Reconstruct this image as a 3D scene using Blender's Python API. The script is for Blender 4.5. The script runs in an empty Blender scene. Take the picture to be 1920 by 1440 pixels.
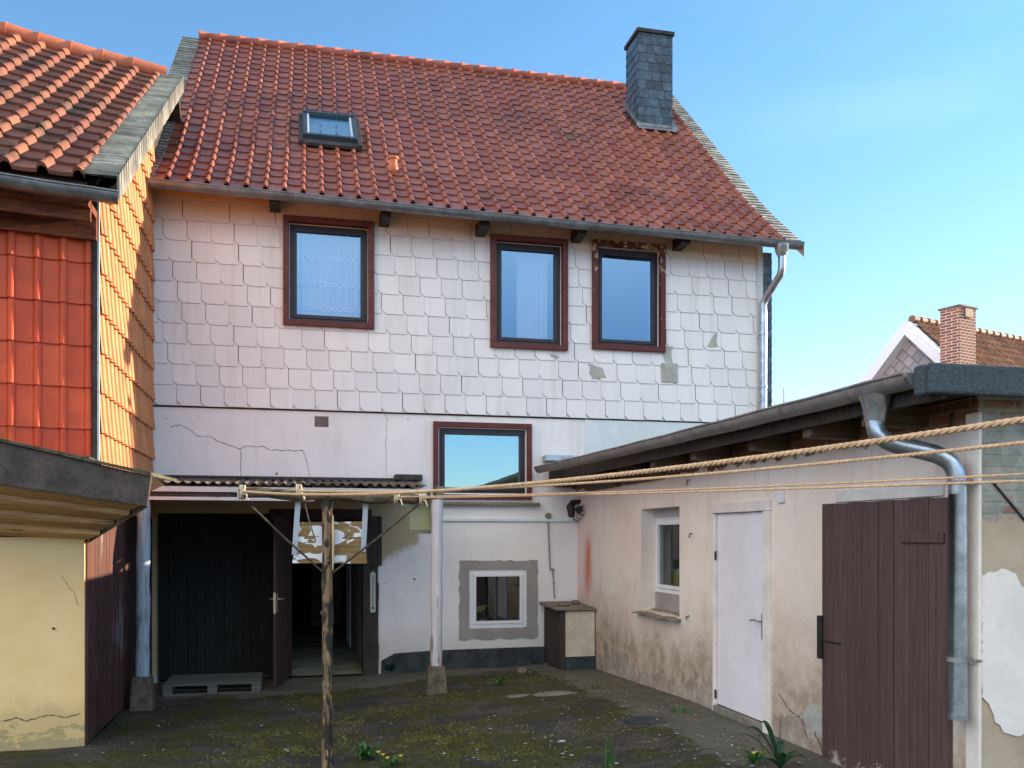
import bpy, math, random
from math import sin, cos, tan, atan, atan2, pi, sqrt, radians
from mathutils import Vector as V, noise as mnoise
random.seed(7)
SC = bpy.context.scene
COL = SC.collection
# ------------------------------------------------------------------ camera
FPX, HOR, VPX, EYE = 1700.0, 1005.0, 560.0, 1.81
YAW = atan((960-VPX)/FPX)
cam = bpy.data.cameras.new('camera'); camo = bpy.data.objects.new('camera', cam); COL.objects.link(camo)
cam.lens = 36*FPX/1920; cam.sensor_width = 36; cam.shift_y = (HOR-720)/1920
cam.clip_start = .05; cam.clip_end = 3000
camo.location = (0, 0, EYE); camo.rotation_euler = (pi/2, 0, -YAW)
SC.camera = camo
SC.view_settings.view_transform = 'Standard'; SC.view_settings.look = 'None'
SC.view_settings.exposure = 1.4; SC.view_settings.gamma = 1
# ------------------------------------------------------------------ light
SUN = V((1, .17, .262)).normalized()
EL = math.asin(SUN.z); ROT = atan2(SUN.x, SUN.y)
W = bpy.data.worlds.new('World'); SC.world = W; W.use_nodes = True
wt = W.node_tree; wn = wt.nodes; wl = wt.links
for n in list(wn): wn.remove(n)
sky = wn.new('ShaderNodeTexSky'); sky.sky_type = 'NISHITA'; sky.sun_disc = False
sky.sun_elevation = EL; sky.sun_rotation = ROT; sky.air_density = 1.0; sky.dust_density = .1; sky.ozone_density = 2.6; sky.altitude = 200
tc = wn.new('ShaderNodeTexCoord'); sp = wn.new('ShaderNodeSeparateXYZ'); wl.new(tc.outputs['Generated'], sp.inputs[0])
def wm(op, a, b=None, c=None):
    n = wn.new('ShaderNodeMath'); n.operation = op
    for i, x in enumerate((a, b, c)):
        if x is None: continue
        if hasattr(x, 'links'): wl.new(x, n.inputs[i])
        else: n.inputs[i].default_value = x
    return n.outputs[0]
def wmr(v, a, b, c, d):
    n = wn.new('ShaderNodeMapRange'); n.interpolation_type = 'SMOOTHSTEP'; wl.new(v, n.inputs[0])
    for i, x in enumerate((a, b, c, d)): n.inputs[i+1].default_value = x
    return n.outputs[0]
# warm gain added to the sky behind and left of the camera as fill, clear sky behind the house, thin veils low on the right
back = wmr(wm('ADD', wm('MULTIPLY', sp.outputs[1], -.8), wm('MULTIPLY', sp.outputs[0], -.6)), 0, .6, 0, 1)
high = wmr(sp.outputs[2], .12, .55, .0, 1)
gain = wm('ADD', 1.0, wm('MULTIPLY', wm('MULTIPLY', back, high), 4.4))
mp = wn.new('ShaderNodeMapping'); mp.inputs['Scale'].default_value = (1.2, 1.2, 6); wl.new(tc.outputs['Generated'], mp.inputs[0])
nz = wn.new('ShaderNodeTexNoise'); nz.inputs['Scale'].default_value = 1.6; nz.inputs['Detail'].default_value = 7; wl.new(mp.outputs[0], nz.inputs[0])
veil = wm('MULTIPLY', wmr(nz.outputs[0], .45, .8, 0, .10), wmr(sp.outputs[0], .2, .8, 0, 1))
mul = wn.new('ShaderNodeVectorMath'); mul.operation = 'SCALE'; wl.new(sky.outputs[0], mul.inputs[0]); wl.new(gain, mul.inputs['Scale'])
tint = wn.new('ShaderNodeMix'); tint.data_type = 'RGBA'; tint.blend_type = 'MULTIPLY'; tint.inputs[0].default_value = 1
wl.new(mul.outputs[0], tint.inputs[6]); tm = wn.new('ShaderNodeMix'); tm.data_type = 'RGBA'; wl.new(wm('MULTIPLY', back, high), tm.inputs[0]); tz = wn.new('ShaderNodeMix'); tz.data_type = 'RGBA'; wl.new(wmr(sp.outputs[2], .05, .5, 0, 1), tz.inputs[0]); tz.inputs[6].default_value = (.98, .93, 1.12, 1); tz.inputs[7].default_value = (.86, 1.10, 1.16, 1); wl.new(tz.outputs[2], tm.inputs[6]); tm.inputs[7].default_value = (2.35, 1.17, .50, 1); wl.new(tm.outputs[2], tint.inputs[7])
mx = wn.new('ShaderNodeMix'); mx.data_type = 'RGBA'; wl.new(veil, mx.inputs[0]); wl.new(tint.outputs[2], mx.inputs[6]); mx.inputs[7].default_value = (6.5, 7.6, 8.2, 1)
bg = wn.new('ShaderNodeBackground'); bg.inputs['Strength'].default_value = .109; wl.new(mx.outputs[2], bg.inputs[0])
wo = wn.new('ShaderNodeOutputWorld'); wl.new(bg.outputs[0], wo.inputs[0])
sl = bpy.data.lights.new('sun', 'SUN'); so = bpy.data.objects.new('sun', sl); COL.objects.link(so)
sl.energy = 5.0; sl.angle = radians(.5); sl.color = (1, .78, .54)
so.rotation_euler = SUN.to_track_quat('Z', 'Y').to_euler()

# ------------------------------------------------------------------ geometry of the view (surveying helpers)
def ang(px): return atan((px-960)/FPX) + YAW
def X_at(px, Y): return Y*tan(ang(px))
def Y_at(px, X): return X/tan(ang(px))
def PY(px, py, Y):
    a = ang(px); dep = Y/cos(a)*cos(atan((px-960)/FPX))
    return V((Y*tan(a), Y, EYE+(HOR-py)/FPX*dep))
def PX(px, py, X): return PY(px, py, Y_at(px, X))
D = 13.44         # house front
XA = 4.2          # outbuilding wall
XL = -1.99        # side of the neighbouring building
YN = 4.94         # near end of outbuilding
# ------------------------------------------------------------------ mesh helpers
class MB:
    def __init__(s): s.v = []; s.f = []; s.sm = []; s.t = []
    def add(s, vs, fs, smooth=False, tint=.5):
        b = len(s.v); s.v += [tuple(x) for x in vs]
        for f in fs:
            s.f.append(tuple(b+i for i in f)); s.sm.append(smooth); s.t.append(tint)
    def quad(s, a, b, c, d, tint=.5, smooth=False): s.add([a, b, c, d], [(0, 1, 2, 3)], smooth, tint)
    def hexa(s, p, tint=.5):   # 8 points: bottom 4, top 4
        s.add(p, [(3, 2, 1, 0), (4, 5, 6, 7), (0, 1, 5, 4), (1, 2, 6, 5), (2, 3, 7, 6), (3, 0, 4, 7)], False, tint)
    def box(s, x0, x1, y0, y1, z0, z1, tint=.5):
        s.hexa([V((x0, y0, z0)), V((x1, y0, z0)), V((x1, y1, z0)), V((x0, y1, z0)), V((x0, y0, z1)), V((x1, y0, z1)), V((x1, y1, z1)), V((x0, y1, z1))], tint)
    def prism(s, poly, off, tint=.5, edge=None):   # poly: points, extruded by off
        n = len(poly); poly = [V(p) for p in poly]; off = V(off)
        s.add(poly+[p+off for p in poly], [tuple(range(n)), tuple(range(2*n-1, n-1, -1))]+[(i, (i+1) % n, n+(i+1) % n, n+i) for i in range(n)], False, tint)
        if edge is not None:
            for q in range(n+1): s.t[-1-q] = edge
    def tube(s, pts, r, n=10, smooth=True, cap=True, tint=.5, jit=0):
        pts = [V(p) for p in pts]; rs = r if isinstance(r, (list, tuple)) else [r]*len(pts)
        rings = []; up = None
        for i, p in enumerate(pts):
            d = (pts[min(i+1, len(pts)-1)]-pts[max(i-1, 0)]).normalized()
            if up is None:
                up = V((0, 0, 1)) if abs(d.z) < .9 else V((1, 0, 0))
            a = (up-d*up.dot(d)).normalized(); b = d.cross(a); up = a
            rings.append([p+(a*cos(2*pi*k/n)+b*sin(2*pi*k/n))*rs[i]*(1+random.uniform(-jit, jit)) for k in range(n)])
        vs = [q for rr in rings for q in rr]; fs = []
        for i in range(len(pts)-1):
            for k in range(n):
                fs.append((i*n+k, i*n+(k+1) % n, (i+1)*n+(k+1) % n, (i+1)*n+k))
        s.add(vs, fs, smooth, tint)
        if cap:
            s.add(rings[0], [tuple(range(n-1, -1, -1))], False, tint); s.add(rings[-1], [tuple(range(n))], False, tint)
    def build(s, name, mat, parent=None, bevel=0, loc=None):
        me = bpy.data.meshes.new(name)
        vs = s.v
        if loc is not None: vs = [(x-loc[0], y-loc[1], z-loc[2]) for x, y, z in vs]
        me.from_pydata(vs, [], s.f); me.polygons.foreach_set('use_smooth', s.sm)
        at = me.attributes.new('tint', 'FLOAT', 'FACE'); at.data.foreach_set('value', s.t)
        me.materials.append(mat); me.update()
        o = bpy.data.objects.new(name, me); COL.objects.link(o)
        if loc is not None: o.location = loc
        if parent is not None:
            o.parent = parent
            if parent.type == 'EMPTY' and not parent.get('localspace'): o.location = -V(parent.location)
        if bevel:
            m = o.modifiers.new('bevel', 'BEVEL'); m.width = bevel; m.segments = 2; m.limit_method = 'ANGLE'
        return o
def tag(o, label, cat, group=None, kind=None):
    o['label'] = label; o['category'] = cat
    if group: o['group'] = group
    if kind: o['kind'] = kind
    return o
def thing(name, label, cat, loc, group=None):
    o = bpy.data.objects.new(name, None); COL.objects.link(o); o.location = loc; o.empty_display_size = .3
    return tag(o, label, cat, group)
def ragged(P, amp):
    Q = []
    for i in range(len(P)):
        a, b = P[i], P[(i+1) % len(P)]; n = max(2, int(math.dist(a, b)/7))
        for k in range(n): t_ = k/n; Q.append((a[0]+(b[0]-a[0])*t_+random.uniform(-amp, amp), a[1]+(b[1]-a[1])*t_+random.uniform(-amp, amp)))
    return Q
class Fr:
    def __init__(s, o, u, n): s.o = V(o); s.u = V(u); s.n = V(n)
    def pt(s, a, z, d): return s.o+s.u*a+s.n*d+V((0, 0, z))
FAC = Fr((0, D, 0), (1, 0, 0), (0, -1, 0))
ANX = Fr((XA, 0, 0), (0, 1, 0), (-1, 0, 0))
END = Fr((0, YN, 0), (1, 0, 0), (0, -1, 0))
def fbox(m, fr, a0, a1, z0, z1, d0, d1, tint=.5):
    m.hexa([fr.pt(a0, z0, d1), fr.pt(a1, z0, d1), fr.pt(a1, z0, d0), fr.pt(a0, z0, d0), fr.pt(a0, z1, d1), fr.pt(a1, z1, d1), fr.pt(a1, z1, d0), fr.pt(a0, z1, d0)], tint)
def wall_holes(m, fr, a0, a1, z0, z1, holes, df, db):
    As = sorted({a0, a1, *[x for h in holes for x in h[:2] if a0 < x < a1]}); Zs = sorted({z0, z1, *[x for h in holes for x in h[2:] if z0 < x < z1]})
    def solid(i, j):
        if i < 0 or j < 0 or i >= len(As)-1 or j >= len(Zs)-1: return False
        a = (As[i]+As[i+1])/2; z = (Zs[j]+Zs[j+1])/2
        return not any(h[0] < a < h[1] and h[2] < z < h[3] for h in holes)
    for i in range(len(As)-1):
        for j in range(len(Zs)-1):
            if not solid(i, j): continue
            A, B, z, w = As[i], As[i+1], Zs[j], Zs[j+1]
            m.quad(fr.pt(A, z, df), fr.pt(B, z, df), fr.pt(B, w, df), fr.pt(A, w, df))
            m.quad(fr.pt(A, z, db), fr.pt(B, z, db), fr.pt(B, w, db), fr.pt(A, w, db))
            if not solid(i-1, j): m.quad(fr.pt(A, z, df), fr.pt(A, z, db), fr.pt(A, w, db), fr.pt(A, w, df))
            if not solid(i+1, j): m.quad(fr.pt(B, z, df), fr.pt(B, z, db), fr.pt(B, w, db), fr.pt(B, w, df))
            if not solid(i, j-1): m.quad(fr.pt(A, z, df), fr.pt(A, z, db), fr.pt(B, z, db), fr.pt(B, z, df))
            if not solid(i, j+1): m.quad(fr.pt(A, w, df), fr.pt(A, w, db), fr.pt(B, w, db), fr.pt(B, w, df))
def clip(poly, ax, val, keep_less):
    out = []
    for i in range(len(poly)):
        p, q = poly[i], poly[(i+1) % len(poly)]
        ip = (p[ax] <= val) == keep_less or p[ax] == val; iq = (q[ax] <= val) == keep_less or q[ax] == val
        if ip: out.append(p)
        if ip != iq:
            t = (val-p[ax])/(q[ax]-p[ax]); out.append((p[0]+(q[0]-p[0])*t, p[1]+(q[1]-p[1])*t))
    return out
def minus(poly, h):
    L = clip(poly, 0, h[0], True); R = clip(poly, 0, h[1], False)
    M = clip(clip(poly, 0, h[0], False), 0, h[1], True)
    res = [L, R]
    if len(M) > 2: res += [clip(M, 1, h[2], True), clip(M, 1, h[3], False)]
    def area(p): return abs(sum(p[i][0]*p[(i+1) % len(p)][1]-p[(i+1) % len(p)][0]*p[i][1] for i in range(len(p))))/2
    return [p for p in res if len(p) > 2 and area(p) > 1e-5]
def plates(m, fr, a0, a1, z0, z1, w, h, cut, shift, holes=(), d=.0, lift=.012, th=.004, rnd=False, jit=.004, zline=None):
    nr = int(math.ceil((z1-z0)/h)); 
    for j in range(nr):
        zb = z0+j*h; zt = min(zb+h+max(cut, .008)+.006, z1+.0)
        off = (-shift*j) % w
        a = a0-w+off
        while a < a1:
            ja = random.uniform(-jit, jit); jz = random.uniform(-jit, jit)
            l, r, b = a+ja+.0028, a+w+ja-.0028, zb+jz
            if rnd: poly = [(l, zt), (l, b+cut), (l+cut*.3, b+cut*.3), (l+cut, b), (r, b), (r, zt)]
            else: poly = [(l, zt), (l, b+cut), (l+cut, b), (r, b), (r, zt)]
            a += w
            ps = [clip(clip(poly, 0, a0, False), 0, a1, True)]
            for hh in holes: ps = [q for p in ps if len(p) > 2 for q in minus(p, hh)]
            t = random.random()
            for p in ps:
                if len(p) < 3: continue
                if zline and not zline(sum(q[0] for q in p)/len(p), sum(q[1] for q in p)/len(p)): continue
                def dep(z): return d+lift*(zt-z)/max(.01, (zt-zb))
                m.prism([fr.pt(q[0], q[1], dep(q[1])+th) for q in p], fr.n*(-th), t, -1.0)
def tiled(m, S, N, nc, nr, H, lift, seg=10, rc=.82, rw=.17, keep=None, jit=.003, dip=.008, over=.12):
    us = [k/seg for k in range(seg+1)]
    if H > 0: us = sorted(set([0, .12, .3, .48, rc-rw] + [rc+rw*math.sin(x*pi/2*.999) for x in (-1, -.75, -.45, -.15, .15, .45, .75, 1)] + [1]))
    def h(u):
        x = (u-rc)/rw
        if abs(x) < 1: return H*sqrt(max(0, 1-x*x))**1.1
        uu = u if u < rc else u-1
        a = -(1-rc-rw); b = rc-rw
        return -dip*sin(pi*max(0, min(1, (uu-a)/(b-a))))
    hs = [h(u) for u in us]; n = len(us)
    for j in range(nr):
        for i in range(nc):
            if keep and not keep((i+.5)/nc, (j+.5)/nr): continue
            j1 = random.uniform(-jit, jit); j2 = random.uniform(-jit, jit)*.6; t = random.random(); jv = random.uniform(-jit, jit)*1.5
            lo = []; hi = []; ri = []
            for k, u in enumerate(us):
                uu = min(max((i+u)/nc, 0), 1)
                n0 = N
                lo.append(S(uu, max(0, (j+jv)/nr))+n0*(hs[k]+lift+j1)); hi.append(S(uu, min(1, (j+1+over)/nr))+n0*(hs[k]*.95+j2-lift*over)); ri.append(S(uu, max(0, j/nr)+.0005)+n0*(hs[k]*.95+j1-.006))
            m.add(lo+hi, [(k, k+1, n+k+1, n+k) for k in range(n-1)], True, t)
            m.add(ri+lo, [(k, k+1, n+k+1, n+k) for k in range(n-1)], False, t*.6)
def planks(m, fr, a0, a1, z0, z1, d0, d1, n, gap=.006, jd=.004):
    ws = [random.uniform(.8, 1.2) for _ in range(n)]; s = sum(ws); a = a0
    for w in ws:
        b = a+w/s*(a1-a0); j = random.uniform(-jd, jd)
        fbox(m, fr, a+gap/2, b-gap/2, z0+random.uniform(-.004, .004), z1+random.uniform(-.003, .003), d0, d1+j, random.random()); a = b
def halfpipe(m, p0, p1, r, joints=(), n=12, th=.004):
    p0, p1 = V(p0), V(p1); d = (p1-p0).normalized(); up = V((0, 0, 1)); up = (up-d*d.z).normalized(); s = d.cross(up)
    def ring(p, rr): return [p+s*cos(pi+pi*k/n)*rr+up*sin(pi+pi*k/n)*rr for k in range(n+1)]
    K = 24; 
    for rr, flip in ((r, 0), (r-th, 1)):
        vs = []
        for q in range(K+1):
            pp = p0.lerp(p1, q/K)+V((0, 0, -.012*sin(pi*q/K)+.003*sin(q*1.7))); vs += ring(pp, rr)
        m.add(vs, [(q*(n+1)+k, q*(n+1)+k+1, (q+1)*(n+1)+k+1, (q+1)*(n+1)+k) for q in range(K) for k in range(n)], True)
    for p in (p0, p1):
        R = ring(p, r); m.add(R, [tuple(range(n+1))])
    for sg in (1, -1):
        m.tube([p0.lerp(p1, q/K)+V((0, 0, -.012*sin(pi*q/K)+.003*sin(q*1.7)+.004))+s*sg*(r+.003) for q in range(K+1)], .010, 6)
    for t in joints:
        c = p0.lerp(p1, t)+V((0, 0, -.012*sin(pi*t))); a = c-d*.012; b = c+d*.012
        A = ring(a, r+.006); B = ring(b, r+.006)
        m.add(A+B, [(k, k+1, n+2+k, n+1+k) for k in range(n)], True)
# ------------------------------------------------------------------ materials
class NT:
    def __init__(s, name):
        s.m = bpy.data.materials.new(name); s.m.use_nodes = True; s.t = s.m.node_tree; s.n = s.t.nodes; s.l = s.t.links
        s.b = s.n['Principled BSDF']; s.c = s.n.new('ShaderNodeTexCoord').outputs['Object']
        sx = s.n.new('ShaderNodeSeparateXYZ'); s.l.new(s.c, sx.inputs[0]); s.x, s.y, s.z = sx.outputs
    def put(s, sock, v):
        if hasattr(v, 'links'): s.l.new(v, sock)
        elif isinstance(v, (tuple, list)): sock.default_value = (*v, 1) if len(v) == 3 and len(sock.default_value) == 4 else v
        else: sock.default_value = v
    def math(s, op, a, b=0.0, clamp=False):
        n = s.n.new('ShaderNodeMath'); n.operation = op; n.use_clamp = clamp; s.put(n.inputs[0], a); s.put(n.inputs[1], b); return n.outputs[0]
    def mr(s, v, a, b, c=0.0, d=1.0):
        n = s.n.new('ShaderNodeMapRange'); n.interpolation_type = 'SMOOTHSTEP'; s.put(n.inputs[0], v)
        for i, x in enumerate((a, b, c, d)): s.put(n.inputs[i+1], x)
        return n.outputs[0]
    def mp(s, sc=(1, 1, 1), loc=(0, 0, 0), rot=(0, 0, 0)):
        n = s.n.new('ShaderNodeMapping'); s.l.new(s.c, n.inputs[0]); n.inputs['Scale'].default_value = sc; n.inputs['Location'].default_value = loc; n.inputs['Rotation'].default_value = rot; return n.outputs[0]
    def noise(s, sc, det=5, vec=None, rough=.6, dist=0):
        n = s.n.new('ShaderNodeTexNoise'); s.l.new(vec if vec else s.c, n.inputs[0]); n.inputs['Scale'].default_value = sc; n.inputs['Detail'].default_value = det; n.inputs['Roughness'].default_value = rough; n.inputs['Distortion'].default_value = dist; return n.outputs[0]
    def voro(s, sc, vec=None, feat='F1', out=0):
        n = s.n.new('ShaderNodeTexVoronoi'); n.feature = feat; s.l.new(vec if vec else s.c, n.inputs[0]); n.inputs['Scale'].default_value = sc; return n.outputs[out]
    def mix(s, f, a, b, mode='MIX'):
        n = s.n.new('ShaderNodeMix'); n.data_type = 'RGBA'; n.blend_type = mode; s.put(n.inputs[0], f); s.put(n.inputs[6], a); s.put(n.inputs[7], b); return n.outputs[2]
    def attr(s, nm='tint'):
        n = s.n.new('ShaderNodeAttribute'); n.attribute_name = nm; return n.outputs['Fac']
    def brick(s, vec, c1, c2, mo, bw=.25, bh=.075, ms=.012):
        n = s.n.new('ShaderNodeTexBrick'); s.l.new(vec, n.inputs[0]); s.put(n.inputs['Color1'], c1); s.put(n.inputs['Color2'], c2); s.put(n.inputs['Mortar'], mo)
        n.inputs['Scale'].default_value = 1; n.inputs['Brick Width'].default_value = bw; n.inputs['Row Height'].default_value = bh; n.inputs['Mortar Size'].default_value = ms; n.inputs['Mortar Smooth'].default_value = .3; n.inputs['Bias'].default_value = 0; return n.outputs
    def bump(s, h, st=.4, dist=.01, prev=None):
        n = s.n.new('ShaderNodeBump'); n.inputs['Strength'].default_value = st; n.inputs['Distance'].default_value = dist; s.l.new(h, n.inputs['Height'])
        if prev: s.l.new(prev, n.inputs['Normal'])
        return n.outputs[0]
    def done(s, col, rough=.8, normal=None, metal=0, spec=.4):
        s.put(s.b.inputs['Base Color'], col); s.put(s.b.inputs['Roughness'], rough); s.put(s.b.inputs['Metallic'], metal); s.b.inputs['Specular IOR Level'].default_value = spec
        if normal: s.l.new(normal, s.b.inputs['Normal'])
        return s.m
def mul(c, k): return tuple(min(1, x*k) for x in c)
def simple(name, c, rough=.7, var=.25, sc=8, bump=.2, bd=.004, metal=0, stretch=(1, 1, 1), spec=.4, c2=None, tintv=.0):
    t = NT(name); vec = t.mp(stretch)
    n1 = t.noise(sc, 6, vec); n2 = t.noise(sc*7, 4, vec)
    col = t.mix(t.mr(n1, .3, .7), mul(c, 1-var), c2 if c2 else mul(c, 1+var))
    col = t.mix(t.mr(n2, .35, .75, 0, .5), col, mul(c, 1-var*1.3))
    if tintv: col = t.mix(1, col, t.mix(t.attr(), (1-tintv,)*3, (1+tintv*.5,)*3), 'MULTIPLY')
    return t.done(col, rough, t.bump(n2, bump, bd, t.bump(n1, bump, bd*3)), metal, spec)
def wood(name, c, axis='z', worn=None, wk=.5, rough=.8, var=.35):
    t = NT(name); st = {'z': (14, 14, .7), 'x': (.7, 14, 14), 'y': (14, .7, 14)}[axis]
    v = t.mp(st); n1 = t.noise(2.2, 6, v); n2 = t.noise(9, 5, v); n3 = t.noise(1.3, 5)
    col = t.mix(t.mr(n1, .3, .7), mul(c, 1-var), mul(c, 1+var))
    col = t.mix(1, col, t.mix(t.attr(), (.8,)*3, (1.15,)*3), 'MULTIPLY')
    if worn: col = t.mix(t.math('MULTIPLY', t.mr(t.math('ADD', n1, n3), 1.0+.2*(1-wk), 1.25), .9), col, worn)
    return t.done(col, rough, t.bump(n2, .5, .004, t.bump(n1, .5, .006)))
# tiles
def tile_mat(name, c, c2, moss=.25, mossc=(.06, .05, .035), rough=.65, low=None):
    t = NT(name); a = t.attr(); n1 = t.noise(1.1, 5); n2 = t.noise(30, 4); n3 = t.noise(4.5, 6)
    col = t.mix(a, c, c2); col = t.mix(t.mr(n3, .3, .75, 0, .5), col, mul(c, .6))
    col = t.mix(t.math('MULTIPLY', t.mr(t.math('ADD', n1, t.math('MULTIPLY', n3, .5)), .72, 1.0), moss), col, mossc)
    col = t.mix(t.mr(n2, .62, .8, 0, .35), col, mul(c2, 1.3))
    return t.done(col, rough, t.bump(n2, .25, .002, t.bump(n3, .3, .006)))
M = {}
M['roof'] = tile_mat('clay_tile_dark_red', (.29, .092, .06), (.40, .15, .095), .45, rough=.34)
M['roofL'] = tile_mat('clay_tile_old', (.19, .07, .045), (.32, .12, .065), .85)
M['ridge'] = tile_mat('clay_ridge', (.40, .10, .06), (.5, .15, .09), .3)
M['ridgeL'] = tile_mat('clay_ridge_orange', (.55, .15, .07), (.62, .2, .1), .2)
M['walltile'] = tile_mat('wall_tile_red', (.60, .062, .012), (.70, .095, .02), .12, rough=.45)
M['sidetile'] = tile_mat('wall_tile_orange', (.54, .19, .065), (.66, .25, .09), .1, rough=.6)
M['fartile'] = tile_mat('tile_brown', (.20, .10, .06), (.34, .17, .1), .6)
# shingles
def shingle_mat():
    t = NT('white_shingle'); a = t.attr(); n1 = t.noise(1.2, 6); n2 = t.noise(6, 8, rough=.7); n3 = t.noise(60, 3)
    col = t.mix(a, (.76, .74, .75), (.84, .82, .82))
    st_ = t.noise(1.3, 6, t.mp((6, 6, .5))); col = t.mix(t.mr(st_, .5, .75, 0, .45), col, (.58, .55, .50)); col = t.mix(t.mr(n1, .45, .8, 0, .4), col, (.62, .61, .60))
    col = t.mix(t.mr(t.math('ADD', n2, t.math('MULTIPLY', n1, .5)), .93, 1.1, 0, .55), col, (.42, .42, .39))
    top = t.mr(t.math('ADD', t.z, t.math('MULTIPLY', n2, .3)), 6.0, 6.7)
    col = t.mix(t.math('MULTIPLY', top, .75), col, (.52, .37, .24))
    col = t.mix(t.mr(a, -.5, -.6), col, (.32, .23, .21))
    return t.done(col, .7, t.bump(n3, .15, .002, t.bump(n2, .15, .004)))
M['shingle'] = shingle_mat()
M['patchgrey'] = simple('cement_patch', (.42, .42, .38), .9, .2, 5)
def plaster_white():
    t = NT('white_plaster'); n1 = t.noise(.9, 6); n2 = t.noise(5, 8, rough=.7); n3 = t.noise(40, 5); v = t.mp((5, 5, .5)); n4 = t.noise(1.5, 5, v)
    col = t.mix(t.mr(n1, .3, .7), (.78, .745, .755), (.86, .83, .825))
    col = t.mix(t.mr(n4, .52, .8, 0, .35), col, (.56, .53, .49))
    col = t.mix(t.mr(t.math('ADD', n2, t.math('MULTIPLY', n1, .4)), .86, 1.02, 0, .5), col, (.5, .47, .42))
    low = t.mr(t.math('ADD', t.z, t.math('MULTIPLY', n2, .5)), .9, .15)
    col = t.mix(t.math('MULTIPLY', low, .5), col, (.45, .40, .34))
    ln = t.math('SUBTRACT', t.math('ADD', t.z, t.math('MULTIPLY', n2, .25)), t.math('ADD', 1.42, t.math('MULTIPLY', t.math('SUBTRACT', t.x, 1.05), .5)))
    mk = t.math('MULTIPLY', t.mr(ln, 0, .14), t.math('MULTIPLY', t.mr(t.z, 2.66, 2.6), t.mr(t.x, 1.78, 1.7)))
    col = t.mix(t.math('MULTIPLY', mk, .95), col, (.47, .37, .23))  # slanting canopy shade and staining, painted into the plaster colour
    return t.done(col, .9, t.bump(n3, .3, .003, t.bump(n2, .5, .02)))
M['plaster'] = plaster_white()
M['plaster_blue'] = simple('pale_plaster', (.66, .73, .75), .9, .08, 2, .3, .004)
M['render_grey'] = simple('grey_render', (.33, .30, .285), .95, .14, 3, .5, .004)
M['plinth'] = simple('tar_plinth', (.035, .045, .05), .6, .5, 6, .5, .006)
M['casing'] = simple('oxblood_paint', (.125, .018, .016), .5, .35, 5, .3, .003, c2=(.15, .03, .025))
def worn_casing():
    t = NT('peeling_paint'); n = t.noise(7, 8, rough=.75); zz = t.mr(t.z, 5.35, 6.1, 0, .14)
    col = t.mix(t.mr(t.math('ADD', n, zz), .64, .67), (.10, .018, .016), (.5, .40, .26))
    return t.done(col, .6, t.bump(n, .6, .004))
M['casing_worn'] = worn_casing()
M['frame_dark'] = simple('dark_frame', (.028, .022, .03), .4, .2, 6, .05)
M['frame_white'] = simple('white_plastic', (.80, .79, .82), .35, .04, 3, .03)
M['zinc'] = simple('zinc', (.23, .24, .25), .45, .3, 5, .12, .003, metal=.55)
M['zinc_new'] = simple('galvanised_steel', (.42, .47, .52), .3, .25, 9, .12, .002, metal=.85)
M['zinc_brown'] = simple('weathered_zinc', (.27, .245, .235), .5, .25, 5, .15, .003, metal=.15)
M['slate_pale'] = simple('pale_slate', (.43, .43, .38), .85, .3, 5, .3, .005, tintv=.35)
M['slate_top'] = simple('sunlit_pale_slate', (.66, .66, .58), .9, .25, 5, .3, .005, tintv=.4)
M['slate_blue'] = simple('blue_slate', (.062, .10, .14), .5, .35, 7, .3, .004, tintv=.45)
M['soffit'] = simple('ochre_soffit', (.60, .36, .17), .8, .15, 3, .2)
M['deck'] = simple('dark_deck', (.08, .05, .035), .9, .3, 4)
M['darkwood'] = wood('dark_timber', (.045, .035, .03))
M['blackboards'] = wood('tarred_boards', (.010, .013, .014), 'z')
M['doorbrown'] = wood('dark_brown_door', (.05, .028, .026), 'z')
M['brown_boards'] = wood('brown_boards', (.085, .032, .025), 'z', (.26, .21, .20), .35)
M['browndoor'] = wood('brown_painted_boards', (.082, .046, .042), 'z', var=.12, rough=.6)
M['barepost'] = wood('weathered_post', (.15, .09, .048), 'z', (.022, .018, .014), 1.75, var=.6)
t = NT('barked_post'); v = t.mp((3, 3, 1)); n = t.noise(5, 8, v, .7, .6); g = t.noise(3, 6, t.mp((20, 20, 1.2)))
pc = t.mix(t.mr(g, .3, .7), (.13, .075, .04), (.34, .22, .12)); pc = t.mix(t.mr(n, .46, .52), pc, t.mix(g, (.012, .010, .009), (.05, .04, .03)))
M['barepost'] = t.done(pc, .85, t.bump(g, .6, .006, t.bump(n, .8, .012)))
M['sunlit_wood'] = wood('sunlit_strip_wood', (.70, .54, .28), 'z', var=.15)
M['paintpost'] = wood('flaking_white_post', (.62, .60, .62), 'z', (.22, .15, .12), .85, var=.1)
M['bluepost'] = wood('pale_blue_post', (.36, .45, .53), 'z', (.2, .2, .2), .3, var=.2)
t = NT('rough_bark'); n = t.noise(9, 8, t.mp((.6, 1.5, 2)), .75, .8); g = t.noise(4, 6, t.mp((2, 16, 16)))
M['bark_rough'] = t.done(t.mix(t.mr(n, .45, .56), t.mix(g, (.03, .024, .016), (.09, .06, .035)), t.mix(g, (.12, .09, .05), (.22, .17, .10))), .9, t.bump(n, .9, .012, t.bump(g, .5, .005)))
M['barkbar'] = wood('barked_bar', (.075, .052, .034), 'x', (.05, .04, .03), .6, var=.5)
M['graywood'] = wood('grey_timber', (.20, .17, .13), 'x', (.08, .06, .05), .6, var=.4)
M['palletwood'] = wood('pallet_wood', (.12, .125, .11), 'x', (.06, .06, .055), .4)
M['orangewood'] = wood('soffit_boards', (.66, .38, .17), 'x', (.2, .12, .06), .4, var=.25)
M['whiteboard'] = wood('white_boards', (.60, .60, .62), 'x', (.35, .33, .3), .4, var=.08)
M['rafter'] = wood('rafter_timber', (.11, .075, .05), 'x', (.05, .04, .035), .5, var=.4)
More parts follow.
